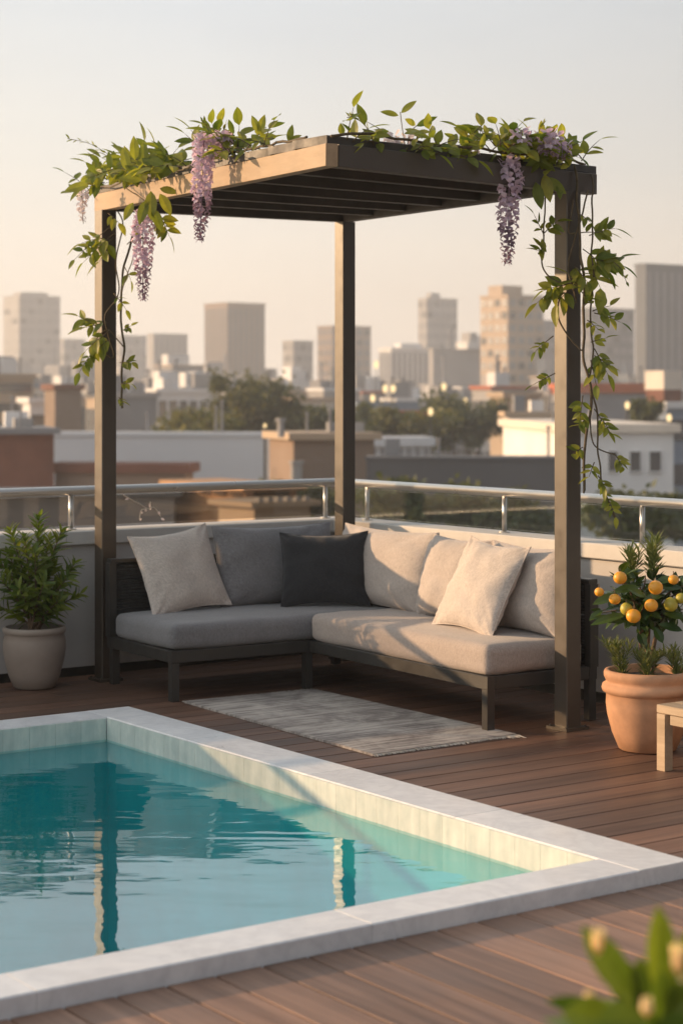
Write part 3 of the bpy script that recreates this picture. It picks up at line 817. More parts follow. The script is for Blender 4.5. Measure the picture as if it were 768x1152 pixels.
for a in ((178, 238, 9.3, 196, 272, 7, .075), (130, 262, 9.75, 82, 300, 7, .075), (126, 268, 9.75, 108, 300, 3, .085), (118, 268, 9.8, 84, 270, 3, .08), (124, 256, 9.75, 70, 296, 7, .05),
          (122, 362, 9.85, 90, 368, 5, .085), (124, 372, 9.85, 86, 398, 5, .08), (112, 384, 9.85, 84, 428, 9, .062), (112, 370, 9.85, 84, 350, 5, .08), (126, 380, 9.85, 104, 395, 5, .075),
          (135, 408, 9.9, 152, 406, 5, .055), (136, 432, 9.9, 148, 430, 3, .055), (134, 447, 9.9, 142, 456, 3, .05), (138, 372, 9.9, 150, 364, 3, .04), (122, 240, 9.75, 138, 252, 3, .07),
          (140, 300, 9.85, 150, 318, 3, .06), (143, 275, 9.85, 165, 255, 3, .06), (128, 330, 9.85, 148, 352, 3, .05), (118, 205, 9.5, 84, 212, 5, .07), (128, 190, 9.5, 92, 203, 7, .065)):
    tspray(*a)
# thin budding shoots
def shoot_tip(px, py, d, tx, ty, n=9, sz=.022):
    b = at(px, py, d); t = at(tx, ty, d-.03); c = curve([b, (b+t)/2+Z*.02, t], 6); ms.tube(c, .0018, 4)
    for i in range(n):
        p = c[int((i+1)/(n+1)*(len(c)-1))]
        ml.leaf(p, (t-b).normalized()*.8+Z*random.uniform(-.6, 1.2)+rv(.3), Z+rv(.5), sz*random.uniform(.7, 1.3), sz*.45, .2, .1, 3, .45)
shoot_tip(126, 176, 9.6, 76, 156, 11, .03); shoot_tip(122, 176, 9.6, 100, 176, 5, .025); shoot_tip(92, 214, 9.75, 94, 252, 10, .02); shoot_tip(240, 160, 8.6, 226, 135, 6, .03); shoot_tip(250, 158, 8.55, 254, 140, 6, .03)
ms.build('stem', mt_stem, VL, smooth=True); ml.build('foliage', mt_vine, VL)
raceme(VL, at(230, 152, 8.45), .47, .125, lean=Vector((-.02, 0, 0)), n=150)
raceme(VL, at(161, 238, 9.25), .43, .125, lean=Vector((.0, 0, 0)), n=130)
raceme(VL, at(93, 212, 9.72), .17, .035, n=24, mats_list=[mt_petal_white, mt_petal_white])
raceme(VL, at(252, 150, 8.5), .10, .10, n=26)

VR = thing('wisteria_vine', flat(pR)+Vector((.10, -.06, 0)), 'flowering wisteria hanging down the right-hand post and over the dark front beam', 'vine', 'wisteria vines on the pergola')
ml, ms = MB(), MB()
dR = pR.y-.075
def rp2(px, py, d=None): return at(px, py, d or dR)
for pts, rad in (([rbeam(640, .02, .03), rp2(652, 260), rp2(656, 330), rp2(657, 400), rp2(664, 440), rp2(657, 500), rp2(656, 555)], .006),
                 ([rbeam(660, .0, .03), rp2(666, 250), rp2(666, 300), rp2(664, 370), rp2(668, 395), rp2(663, 430), rp2(671, 470), rp2(673, 520), rp2(678, 550), rp2(694, 585)], .004),
                 ([rp2(662, 215), rp2(640, 300), rp2(648, 340), rp2(632, 330), rp2(626, 352), rp2(640, 380), rp2(655, 395)], .004),
                 ([rbeam(604, .0, .05), rp2(612, 262), rp2(610, 288), rp2(613, 305), rp2(626, 318), rp2(650, 322)], .0035),
                 ([rp2(645, 225), rp2(640, 260), rp2(648, 262)], .004),
                 ([rp2(662, 470), rp2(668, 500), rp2(692, 512)], .003),
                 ([rbeam(372, .04, .01), rbeam(430, .06, .0), rbeam(490, .05, .02), rbeam(550, .055, .0), rbeam(610, .05, .03), rbeam(655, .04, .02)], .006)):
    c = curve(pts, 9, .012); ms.tube(c, [rad]*(len(c)-1)+[rad*.5], 6)
for px, n, dz in ((398, 2, .03), (418, 2, .03), (442, 2, .03), (465, 4, .04), (490, 3, .03), (512, 2, .03), (535, 4, .05), (560, 6, .06), (585, 7, .06), (605, 8, .05), (625, 7, .05), (640, 4, .04)):
    clump(rbeam, px, n, dz, 9, .085, .13, .4, .05)
for (px, py, tx, ty) in ((614, 200, 634, 216), (612, 196, 618, 224), (602, 205, 608, 232), (628, 205, 630, 222), (592, 190, 580, 206), (630, 190, 642, 182), (590, 180, 575, 165), (600, 176, 622, 190), (610, 175, 590, 195)):
    bigleaf(px, py, 8.35, tx, ty, 1.1)
for (px, py, tx, ty) in ((448, 130, 430, 125), (451, 127, 466, 114), (468, 142, 489, 132), (467, 141, 457, 134), (455, 145, 482, 154), (385, 152, 383, 140), (400, 152, 392, 145)):
    bigleaf(px, py, 8.0, tx, ty, 1.1, .03)
ms.tube(curve([rbeam(455, .04, 0), at(452, 142, 8.0), at(450, 126, 8.0)], 6), .002, 5); ms.tube(curve([rbeam(458, .04, 0), at(462, 148, 8.0), at(469, 141, 8.0)], 6), .0018, 5); ms.tube(curve([rbeam(520, .04, 0), at(527, 156, 8.2), at(541, 141, 8.2)], 6), .002, 5)
for (px, py, tx, ty) in ((473, 160, 478, 176), (490, 158, 494, 180), (520, 165, 518, 152), (540, 168, 545, 152)):
    bigleaf(px, py, 8.1, tx, ty, 1.1)
shoot_tip(418, 150, 7.95, 390, 132, 9, .03); shoot_tip(602, 160, 8.3, 612, 138, 8, .03); shoot_tip(690, 295, 8.4, 706, 322, 8, .025)
for a in ((650, 262, dR, 690, 258, 3, .06), (662, 265, dR, 698, 252, 7, .075), (664, 290, dR, 708, 300, 7, .075), (660, 300, dR, 705, 284, 5, .08), (655, 280, dR, 690, 305, 5, .085), (664, 300, dR, 678, 330, 3, .10),
          (626, 322, dR, 598, 345, 7, .075), (640, 320, dR, 604, 325, 5, .075), (640, 325, dR, 622, 345, 3, .09), (655, 330, dR, 635, 300, 3, .09), (668, 352, dR, 706, 362, 7, .06), (666, 350, dR, 690, 340, 3, .06),
          (622, 378, dR, 596, 398, 7, .045), (624, 420, dR, 592, 436, 9, .04), (664, 385, dR, 684, 378, 3, .05), (668, 392, dR, 688, 428, 7, .07), (668, 400, dR, 688, 412, 5, .065),
          (655, 445, dR, 652, 480, 5, .055), (668, 460, dR, 688, 490, 5, .055), (676, 470, dR, 690, 492, 3, .05), (660, 470, dR, 648, 480, 3, .05), (690, 510, dR, 704, 528, 7, .045), (655, 503, dR, 642, 512, 3, .05),
          (668, 520, dR, 660, 540, 3, .05), (672, 535, dR, 684, 552, 5, .05), (676, 548, dR, 700, 588, 9, .045), (664, 405, dR, 672, 440, 3, .06), (612, 265, dR, 596, 235, 3, .05), (612, 262, dR, 628, 245, 5, .06), (612, 280, dR, 602, 282, 3, .05), (612, 285, dR, 606, 275, 3, .05),
          (655, 345, dR, 668, 335, 5, .06), (646, 300, dR, 665, 320, 5, .08), (650, 240, dR, 668, 250, 3, .05), (660, 360, dR, 676, 372, 3, .05)):
    tspray(*a)
ms.build('stem', mt_stem, VR, smooth=True); ml.build('foliage', mt_vine, VR)
raceme(VR, at(573, 178, 8.25), .46, .125, lean=Vector((-.01, 0, 0)), n=140)
raceme(VR, at(586, 146, 8.22), .09, .10, n=24); raceme(VR, at(616, 147, 8.26), .10, .16, n=42); raceme(VR, at(632, 160, 8.3), .07, .10, n=18)
raceme(VR, at(441, 152, 7.95), .06, .06, n=14, mats_list=[mt_petal_white, mt_petal_white]); raceme(VR, at(530, 160, 8.2), .05, .07, n=14, mats_list=[mt_petal_white, mt_petal_white]); raceme(VR, at(459, 154, 8.0), .05, .05, n=10, mats_list=[mt_petal_white, mt_petal_white])

# ------------------------------------------------------------------ potted plants
def pot_lathe(mb, c, outer, t=.016):
    prof = list(outer); rt, zt = outer[-1]
    prof += [(rt-t*.5, zt+.003), (rt-t, zt), (rt-t, zt-.05)]
    mb.lathe(c, prof, 56, .004)
gp = Vector(((39-CX)/F_PX*9.72, 9.72, 0))
pp = thing('potted_shrub', gp, 'leafy green shrub in a round greige ceramic pot by the white wall', 'potted plant')
mb = MB(); pot_lathe(mb, gp, [(.094, .002), (.108, .01), (.132, .07), (.152, .15), (.160, .205), (.158, .25), (.150, .278), (.156, .284), (.161, .292), (.161, .305), (.157, .313)])
mb.build('pot', mt_greypot, pp, smooth=True)
mb = MB(); mb.lathe(gp, [(.15, .262), (.147, .283), (.08, .289), (.01, .291)], 32, .05); mb.build('soil', mt_soil, pp, smooth=True)
ml, ms = MB(), MB()
def stalk(base, tip, bend, nleaf, ll, lw, t0=.35, upn=.7, rad=.006, taper=.55):
    c = curve([base, base*.5+tip*.5+bend, tip], 10); ms.tube(c, [rad*(1-.75*i/len(c)) for i in range(len(c))], 6)
    for i in range(nleaf):
        t = t0+(1-t0)*(i/(nleaf-1))**.9; k = t*(len(c)-1); a = min(int(k), len(c)-2); p = c[a]+(c[a+1]-c[a])*(k-a)
        ax = (c[a+1]-c[a]).normalized(); ang = i*2.4+random.uniform(-.3, .3); o1 = ax.orthogonal().normalized(); o2 = ax.cross(o1)
        out = o1*math.cos(ang)+o2*math.sin(ang)
        up = upn*(.25+.9*t)
        f = (1-.35*max(0, t-.8)/.2)*random.uniform(.75, 1.1)
        ml.leaf(p, (out+ax*up+Vector((0, 0, -.1))+rv(.15)), (ax+rv(.2)-out*.2), ll*f, lw*f, .3, random.uniform(.05, .35), 5, .45)
for (tx, ty, dd, n) in ((44, 583, 0, 40), (12, 596, .02, 36), (70, 596, 0, 36), (28, 604, -.1, 34), (56, 606, .1, 32), (-6, 622, .0, 32), (84, 634, .02, 30), (2, 652, -.1, 28), (76, 650, -.12, 28), (40, 622, -.16, 32), (60, 636, .14, 28), (20, 640, .14, 28), (90, 668, -.04, 22), (-8, 678, .05, 22), (50, 655, -.2, 24), (22, 662, -.19, 22), (66, 676, -.14, 18), (10, 622, .12, 30)):
    tip = at(tx, ty, 9.72+dd); b = gp+Vector((random.uniform(-.025, .025), random.uniform(-.025, .025), .28))
    mid = (b+tip)/2; bend = Vector((gp.x-mid.x, gp.y-mid.y, 0))*.35*random.uniform(.5, 1.2)
    stalk(b, tip, bend, int(n*1.25), .100, .029, .30, 1.05, .007)
ms.build('stem', mt_bark, pp, smooth=True); ml.build('foliage', mt_shrub, pp)

tp = Vector(((728-CX)/F_PX*8.02, 8.02, 0))
ct = thing('potted_citrus', tp, 'small citrus tree bearing oranges in a banded terracotta pot', 'potted plant')
mb = MB(); pot_lathe(mb, tp, [(.112, .002), (.122, .008), (.150, .075), (.170, .15), (.176, .20), (.174, .238), (.178, .243), (.190, .250), (.194, .264), (.190, .279), (.178, .285), (.175, .292), (.178, .300), (.184, .312), (.185, .328), (.180, .338)], .02)
mb.build('pot', mt_terra, ct, smooth=True)
mb = MB(); mb.lathe(tp, [(.17, .28), (.165, .305), (.1, .313), (.01, .316)], 32, .05); mb.build('soil', mt_soil, ct, smooth=True)
ml, ms = MB(), MB()
cc = at(724, 672, 8.02)
for b0, e0 in ((Vector((.0, 0, .3)), Vector((-.03, -.02, .53))), (Vector((.02, .01, .3)), Vector((.05, .02, .55))), (Vector((-.01, .02, .3)), Vector((.01, .05, .58)))):
    c = curve([tp+b0, tp+(b0+e0)/2+Vector((random.uniform(-.015, .015), 0, 0)), tp+e0], 6, .004); ms.tube(c, [.011-.004*i/len(c) for i in range(len(c))], 8)
    for _ in range(9):
        e = cc+Vector((random.uniform(-.19, .19), random.uniform(-.17, .15), random.uniform(-.10, .13)))
        c2 = curve([tp+e0-Z*random.uniform(0, .05), (tp+e0+e)/2+Z*.02, e], 6, .006); ms.tube(c2, [.005-.003*i/len(c2) for i in range(len(c2))], 6)
        for i in range(9):
            p = c2[2+int((len(c2)-3)*i/8)]
            ml.leaf(p, (p-cc)*2.2+rv(.8)+Z*.15, Z+rv(.6), random.uniform(.065, .10), random.uniform(.030, .042), .25, random.uniform(0, .35), 6, .52)
for (px, py, tx, ty, d) in ((706, 690, 666, 700, 7.86), (704, 700, 668, 693, 7.88), (740, 702, 766, 708, 7.88), (735, 705, 745, 722, 7.9), (720, 660, 690, 664, 7.9), (735, 655, 758, 650, 7.9), (695, 668, 668, 678, 7.9), (745, 690, 770, 694, 7.86), (726, 672, 708, 662, 7.84), (722, 676, 742, 670, 7.86), (715, 650, 700, 640, 7.95), (740, 660, 765, 660, 7.9)):
    b = at(px, py, d); t = at(tx, ty, d-.03); ml.leaf(b, t-b, Vector((random.uniform(-.3, .3), -.7, .7)), (t-b).length*1.05, .042, .2, .1, 6, .52)
ms.build('trunk', mt_bark, ct, smooth=True); ml.build('foliage', mt_citrus, ct)
for (px, py, r_, g) in ((697, 650, 7.3, 0), (737, 661, 8.2, 0), (732, 681, 7.6, 0), (691, 674, 6.6, 0), (673.5, 666, 5.6, 0), (712, 693, 8.0, 0), (704, 685, 7.2, 1), (754, 680, 8.2, 1), (766, 673, 7, 1), (757, 652, 6, 0)):
    d = 7.80 + (.05 if g else 0); m = MB(); c = at(px, py, d); m.ball(c, r_/F_PX*d, 20, (random.uniform(.96, 1.06), 1, random.uniform(.88, 1.02)))
    fo = m.build('fruit', mt_orange_green if g else mt_orange, ct, smooth=True)
    m = MB(); m.tube([c+Z*(r_/F_PX*d*.93), c+Z*(r_/F_PX*d+.012)+Vector((0, .006, 0))], .002, 5); m.build('stalk', mt_stem, fo)
def tuft(c, n, ll, spread, h, lw=.007):
    m = MB()
    for k in range(n):
        ang = random.uniform(0, 6.283); tip = c+Vector((math.cos(ang)*spread*random.uniform(.2, 1), math.sin(ang)*spread*random.uniform(.2, 1), h*random.uniform(.65, 1.05)))
        cv = curve([c, (c+tip)/2+Vector((0, 0, h*.12)), tip], 8); m.tube(cv, .0016, 4)
        for i in range(26):
            t = .12+.88*i/25; p = cv[min(len(cv)-1, int(t*(len(cv)-1)))]; ax = (tip-c).normalized()
            o = Vector((math.cos(i*2.4), math.sin(i*2.4), 0)); m.leaf(p, ax*1.0+o*.75+rv(.15), Z+rv(.3), ll*random.uniform(.7, 1.1), lw, .3, .1, 3, .5)
    return m.build('rosemary_tuft', mt_rosem, ct)
tuft(tp+Vector((-.115, -.07, .31)), 9, .055, .11, .15)
tuft(tp+Vector((-.02, -.12, .31)), 9, .05, .09, .13)
tuft(tp+Vector((.11, -.08, .31)), 8, .05, .09, .12)
tuft(tp+Vector((.03, .10, .31)), 6, .05, .09, .11)
tuft(at(735, 660, 8.08), 6, .075, .09, .20, .009); tuft(at(712, 662, 8.08), 5, .07, .06, .17, .009)

# low table at the right edge
tk = gr(739, 868)+B*.02
tb = thing('side_table', tk-A*.4+B*.25, 'low pale wooden table in front of the terracotta pot', 'table')
mb = MB()
for k in range(5):
    o = B*(.005+.10*k+.049); mb.bar(tk+o+Z*.228+A*.03, tk+o-A*.85+Z*.228, .097, .034, None, .003)
mb.build('tabletop', mt_tablewood, tb)
mb = MB(); mb.bar(tk+Z*.190+B*.015-A*.046, tk+Z*.190+B*.015-A*.80, .022, .037); mb.bar(tk+Z*.190+B*.055-A*.0, tk+Z*.190+B*.46, .022, .037); mb.build('apron', mt_tablewood, tb)
for a in (0, .80):
    for b in (.02, .48):
        mb = MB(); c = tk-A*a+B*b; mb.box(c, A, B, .022, .022, .001, .2275); mb.build('leg', mt_tablewood, tb)

# foreground plant, close to the lens
fp = Vector((.42, 2.5, 0))
fg = thing('flowering_shrub', fp, 'blurred glossy-leaved shrub with cream buds close to the camera', 'potted plant')
mb = MB(); pot_lathe(mb, fp, [(.09, .002), (.10, .01), (.13, .12), (.14, .22), (.145, .26)]); mb.build('pot', mt_greypot, fg, smooth=True)
mb = MB(); mb.lathe(fp, [(.125, .20), (.12, .235), (.01, .24)], 24, .05); mb.build('soil', mt_soil, fg, smooth=True)
ml, ms = MB(), MB()
hub = at(735, 1128, 2.5)
for k in range(6):
    e = hub+Vector((random.uniform(-.11, .11), random.uniform(-.1, .1), random.uniform(-.12, .0)))
    c = curve([fp+Vector((random.uniform(-.02, .02), 0, .22)), (fp+e)/2+Vector((0, 0, .1)), e], 6); ms.tube(c, .005, 6)
for (px, py, tx, ty, d, wd) in ((712, 1130, 664, 1050, 2.95, .040), (738, 1120, 744, 1030, 2.98, .038), (752, 1120, 780, 1050, 2.95, .034), (690, 1140, 622, 1126, 3.0, .022), (700, 1150, 640, 1140, 2.9, .045), (728, 1150, 676, 1150, 2.85, .045), (745, 1150, 790, 1110, 2.9, .045), (740, 1165, 700, 1120, 3.05, .045), (750, 1160, 765, 1090, 3.05, .04), (720, 1175, 640, 1170, 2.9, .045), (740, 1180, 780, 1150, 2.85, .05), (715, 1135, 690, 1080, 3.05, .04), (760, 1140, 800, 1090, 3.0, .04), (735, 1140, 720, 1085, 3.05, .035), (745, 1150, 745, 1100, 2.9, .04)):
    d *= .835; b = at(px, py, d); t = at(tx, ty, d-.02); ml.leaf(b, t-b, Vector((random.uniform(-.4, .4), -1, .5)), (t-b).length*1.08, wd*1.15, .3, .1, 6, .55)
for _ in range(110):
    b = hub+Vector((random.uniform(-.12, .14), random.uniform(-.12, .12), random.uniform(-.25, -.04))); ml.leaf(b, rv(1)+Z*.2+(b-hub)*3, Z+rv(.5), random.uniform(.07, .1), .035, .25, .2, 5, .5)
ms.build('stem', mt_bark, fg, smooth=True); ml.build('foliage', mt_fore, fg)
for (px, py, r_, d, tall) in ((672, 1060, 9, 2.93, 1.7), (662, 1123, 8, 2.93, 1), (727, 1133, 9.5, 2.82, 1.15), (753, 1117, 9, 2.9, 1), (762, 1080, 10, 2.9, 1.8), (768, 1105, 7, 2.9, 1)):
    d *= .835; m = MB(); c = at(px, py, d); rr = 1.0*r_/F_PX*d
    for k in range(7):
        a = k*.9; o = Vector((math.cos(a), math.sin(a), 0))
        m.leaf(c-Z*rr*tall+o*rr*.2, o*.45+Z*1.0+Vector((0, 0, 0)), o*-1+Z*.3, rr*2*tall, rr*1.15, .5, -.25, 5, .55)
    m.ball(c, rr*.8, 12, (1, 1, tall)); m.build('bud', mt_bud, fg, smooth=True)

# a pale wiry shape on the glass behind the beige pillow
gd = 10.12; m = MB()
def gp_(px, py): return on_line(K0-A*-.0+A*.07, K0-B+A*.07, px)*1.0 + Z*(CAMH-(py-HZ)/F_PX*on_line(K0+A*.07, K0-B+A*.07, px).y)
for pts in (((139, 557), (150, 563), (158, 567), (166, 572), (174, 571), (181, 581)), ((166, 572), (159, 574), (157, 585)), ((170, 571), (169, 564))):
    c = curve([gp_(*p) for p in pts], 6, .004); m.tube(c, [.0032]*(len(c)-1)+[.0012], 6)
sp_ = m.build('pale_wisp', mt_fringe, smooth=True); tag(sp_, 'pale wiry wisp on the railing glass behind the beige pillow', 'twig')
m = MB()
for px, py in ((157, 583), (159, 575), (165, 571), (171, 571), (178, 575), (181, 583), (146, 560), (168, 566)):
    q = gp_(px, py); m.leaf(q, rv(1)-Z*.8, Vector((0, -1, .3)), random.uniform(.02, .04), .014, .3, .4, 4, .5)
m.build('leaves', mt_petal_white, sp_)

# ------------------------------------------------------------------ city beyond the terrace
GZ = -13.0
mt_street = M_basic('street_ground', (.085, .080, .072), .9, .35, .03)
mb = MB(); g = 300
mb.add([(-g, 30, GZ), (g, 30, GZ), (g, 1200, GZ), (-g, 1200, GZ)], [(0, 1, 2, 3)])
tag(mb.build('ground', mt_street), kind='structure')
def facade(name, c, var=.10, sc=.25, rough=.8): return M_basic(name, c, rough, var, sc, spec=.25)
fm = {
 'pale': facade('pale_concrete_facade', (.36, .345, .335)), 'white': facade('white_facade', (.74, .73, .72)), 'grey': facade('grey_facade', (.24, .24, .25)),
 'dark': facade('dark_facade', (.11, .11, .115)), 'brown': facade('brown_facade', (.26, .19, .145)), 'brick': facade('red_brick', (.19, .082, .055), .2, .6),
 'tan': facade('tan_facade', (.46, .35, .25)), 'orange': facade('orange_render', (.42, .235, .12), .2, .8), 'slate': facade('slate_facade', (.13, .14, .155)),
 'cream': facade('cream_facade', (.70, .62, .53)), 'rust': facade('rust_roof', (.42, .125, .06), .2, .5), 'blue': facade('blue_grey_roof', (.22, .27, .34)), 'steelgrey': facade('sheet_metal_wall', (.56, .58, .61), .06, .08),
}
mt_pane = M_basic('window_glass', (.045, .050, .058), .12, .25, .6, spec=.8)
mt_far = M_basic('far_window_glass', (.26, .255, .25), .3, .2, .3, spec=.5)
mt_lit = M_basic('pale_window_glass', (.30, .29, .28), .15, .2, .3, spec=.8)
def solve(C, d, px):
    k = (px-CX)/F_PX
    return (k*C.y-C.x)/(d.x-k*d.y)
def city_block(name, label, cat, pxl, pxc, pxr, ytop, D, mat, roof=None, yaw=0.0, rows=0, row_face='both', cols=0, pane=None, zb=GZ, group=None, ph=None, cap=.5, wins=None, roof_over=.25, grid=None, units=0):
    ca_, sa_ = math.cos(yaw), math.sin(yaw)
    rot = lambda v: Vector((v.x*ca_-v.y*sa_, v.x*sa_+v.y*ca_, 0))
    a, b = rot(A), rot(B)
    C = at(pxc, HZ, D); C.z = 0
    la = max(2, solve(C, a, pxl)) if pxl < pxc-.5 else 14.0
    lb = max(2, solve(C, b, pxr)) if pxr > pxc+.5 else 14.0
    zt = CAMH-(ytop-HZ)/F_PX*D
    cen = C+a*la/2+b*lb/2
    t = thing(name, Vector((cen.x, cen.y, zb)), label, cat, group)
    mb = MB(); mb.box(cen, b, a, lb/2, la/2, zb, zt-cap); mb.build('wall', fm[mat], t)
    mb = MB(); mb.box(cen, b, a, lb/2+roof_over, la/2+roof_over, zt-cap, zt)
    rf = mb.build('roof', fm[roof or mat], t)
    if ph:
        for (u0, u1, hh) in ph:
            m = MB(); c2 = C+b*lb*(u0+u1)/2+a*la*.5; m.box(c2, b, a, lb*(u1-u0)/2, la*.25, zt, zt+hh); m.build('plant_room', fm[mat], rf)
    pane = pane or mt_pane
    H = zt-cap-zb; zlow = max(zb+1.5, CAMH-(560-HZ)/F_PX*D)
    faces = []
    if row_face in ('both', 'left'): faces.append((C, a, la, -b))
    if row_face in ('both', 'right'): faces.append((C, b, lb, -a))
    for (c0, e, ln, n) in faces:
        for i in range(rows):
            z0 = zlow+(zt-cap-zlow)*(i+.28)/rows; z1 = zlow+(zt-cap-zlow)*(i+.75)/rows
            mm_ = MB(); mid = c0+e*ln/2+n*.06
            mm_.box(mid, e, n, ln*.46, .06, z0, z1); mm_.build('window_band', pane, t)
        for i in range(cols):
            mm_ = MB(); mid = c0+e*ln*(i+.5)/cols+n*.06
            mm_.box(mid, e, n, ln/cols*.26, .06, zlow, zt-cap-(zt-zlow)*.03); mm_.build('window_column', pane, t)
    if grid:                                             # a window each, never more than a hundred on one building
        nr, nl, nr2 = grid
        for (c0, e, ln, n), nc in zip(((C, a, la, -b), (C, b, lb, -a)), (nl, nr2)):
            for i in range(nr):
                z0 = zlow+(zt-cap-zlow)*(i+.25)/nr; z1 = zlow+(zt-cap-zlow)*(i+.78)/nr
                for j in range(nc):
                    mm_ = MB(); mid = c0+e*ln*(j+.5)/nc+n*.05
                    mm_.box(mid, e, n, ln/nc*.34, .05, z0, z1); mm_.build('window', pane if (i*7+j*3) % 5 else mt_pane, t)
    ur = random.Random(int(pxl*13+D))
    for i in range(units):                               # plant and flues on the roof
        m = MB(); c2 = C+b*lb*ur.uniform(.1, .9)+a*la*ur.uniform(.1, .9)
        if ur.random() < .6:
            m.box(c2, b, a, ur.uniform(.4, 1.1)*D/160, ur.uniform(.4, .8)*D/160, zt+.002, zt+ur.uniform(.6, 1.5)*D/160); m.build('roof_unit', fm[ur.choice(['pale', 'grey', 'white'])], rf)
        else:
            hh = ur.uniform(1.2, 2.6)*D/160; m.tube([c2+Z*zt, c2+Z*(zt+hh)], .11*D/160, 6); m.tube([c2+Z*(zt+hh), c2+Z*(zt+hh+.2*D/160)], .2*D/160, 6); m.build('vent_pipe', fm['grey'], rf)
    if wins:                                             # single windows given as photo boxes on the right-hand face
        for (x0, x1, y0, y1) in wins:
            P_ = on_line(C, C+b, (x0+x1)/2); ww = abs((on_line(C, C+b, x1)-on_line(C, C+b, x0)).length)
            z1 = CAMH-(y0-HZ)/F_PX*P_.y; z0 = CAMH-(y1-HZ)/F_PX*P_.y
            m = MB(); m.box(P_-a*.03, b, a, ww/2, .03, z0, z1); wo_ = m.build('window', pane, t)
            m = MB(); fw = ww*.09
            for s_ in (-1, 1): m.box(P_-a*.05+b*(s_*(ww/2)), b, a, fw/2, .05, z0-fw, z1+fw)
            m.box(P_-a*.05, b, a, ww/2-fw/2-.01, .05, z1, z1+fw); m.box(P_-a*.07, b, a, ww/2-fw/2-.01, .07, z0-fw, z0); m.build('frame', fm['white'], wo_)
    return t
# skyline towers
T = 'towers on the skyline'
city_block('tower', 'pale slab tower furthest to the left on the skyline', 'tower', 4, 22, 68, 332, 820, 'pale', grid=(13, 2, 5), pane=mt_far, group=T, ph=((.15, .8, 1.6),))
city_block('tower', 'low pale block between the first tower and the left-hand post', 'tower', 64, 72, 96, 381, 900, 'pale', group=T, grid=(7, 2, 3), pane=fm['grey'])
city_block('tower', 'grey block just right of the left-hand post', 'tower', 124, 136, 165, 377, 860, 'pale', group=T, grid=(8, 3, 4), pane=fm['grey'])
city_block('tower', 'white ribbed block with a sunlit edge left of the brown tower', 'tower', 166, 173, 211, 375, 760, 'pale', group=T, cols=6, row_face='right', pane=fm['grey'])
city_block('tower', 'broad brown tower with dark vertical window columns', 'tower', 230, 256, 298, 340, 640, 'brown', group=T, cols=7, pane=fm['slate'])
city_block('tower', 'stepped white office block left of the middle post', 'tower', 318, 330, 352, 383, 690, 'pale', group=T, grid=(8, 3, 5), pane=fm['grey'])
city_block('tower', 'brown-grey tower standing behind the middle post', 'tower', 357, 374, 417, 366, 700, 'brown', group=T, grid=(10, 3, 5), pane=fm['slate'])
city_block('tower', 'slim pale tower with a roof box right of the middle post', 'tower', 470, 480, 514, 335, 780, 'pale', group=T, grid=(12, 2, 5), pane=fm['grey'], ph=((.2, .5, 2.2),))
city_block('tower', 'low ribbed white block below the slim pale tower', 'tower', 426, 440, 487, 391, 560, 'white', group=T, cols=8, pane=fm['grey'], ph=((.3, .8, 1.4),))
city_block('tower', 'low banded grey block beside the ribbed white block', 'tower', 484, 487, 543, 392, 545, 'pale', group=T, rows=7, units=4, row_face='right', pane=fm['pale'])
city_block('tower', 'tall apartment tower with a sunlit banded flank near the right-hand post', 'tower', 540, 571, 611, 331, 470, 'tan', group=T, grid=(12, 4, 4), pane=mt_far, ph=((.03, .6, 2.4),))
city_block('tower', 'dark block behind the right-hand post', 'tower', 598, 606, 640, 360, 600, 'grey', group=T, grid=(10, 2, 5), pane=fm['slate'])
city_block('tower', 'dark grey tower just right of the right-hand post', 'tower', 652, 664, 713, 346, 560, 'slate', group=T, grid=(11, 2, 6), pane=fm['grey'])
city_block('tower', 'tallest blue-grey tower at the right edge of the skyline', 'tower', 714, 726, 800, 296, 420, 'slate', group=T, cols=9, row_face='right', pane=fm['grey'])
# hazy low city between the towers
rnd = random.Random(3)
x = -30
words = ['pale', 'grey', 'tan', 'pale', 'grey', 'cream']
k = 0
while x < 800:
    wd = rnd.uniform(26, 58); yt = rnd.uniform(408, 430) if not 395 < x+wd*.5 < 560 else rnd.uniform(424, 432); D = rnd.uniform(430, 760)
    side = 'left of the middle post' if x+wd < 377 else 'right of the middle post'
    city_block('low_building', 'small hazy low-rise block at the foot of the skyline towers', 'building', x, x+wd*.35, x+wd, yt, D, rnd.choice(words), roof=rnd.choice(words), grid=rnd.choice(((3, 3, 6), (4, 2, 5), (2, 3, 7))), units=1, pane=mt_far, group='hazy low-rise blocks below the skyline')
    x += wd*.72; k += 1
x = -40
while x < 800:
    wd = rnd.uniform(30, 75); yt = rnd.uniform(432, 448); D = rnd.uniform(230, 340)
    city_block('low_building', 'blurred flat-roofed building in the mid-distance below the towers', 'building', x, x+wd*.3, x+wd, yt, D, rnd.choice(words), roof=rnd.choice(['pale', 'blue', 'grey', 'white', 'rust']), grid=rnd.choice(((2, 3, 6), (3, 3, 5), (2, 4, 8))), units=5, pane=mt_pane, group='flat-roofed buildings in the mid-distance')
    x += wd*.85
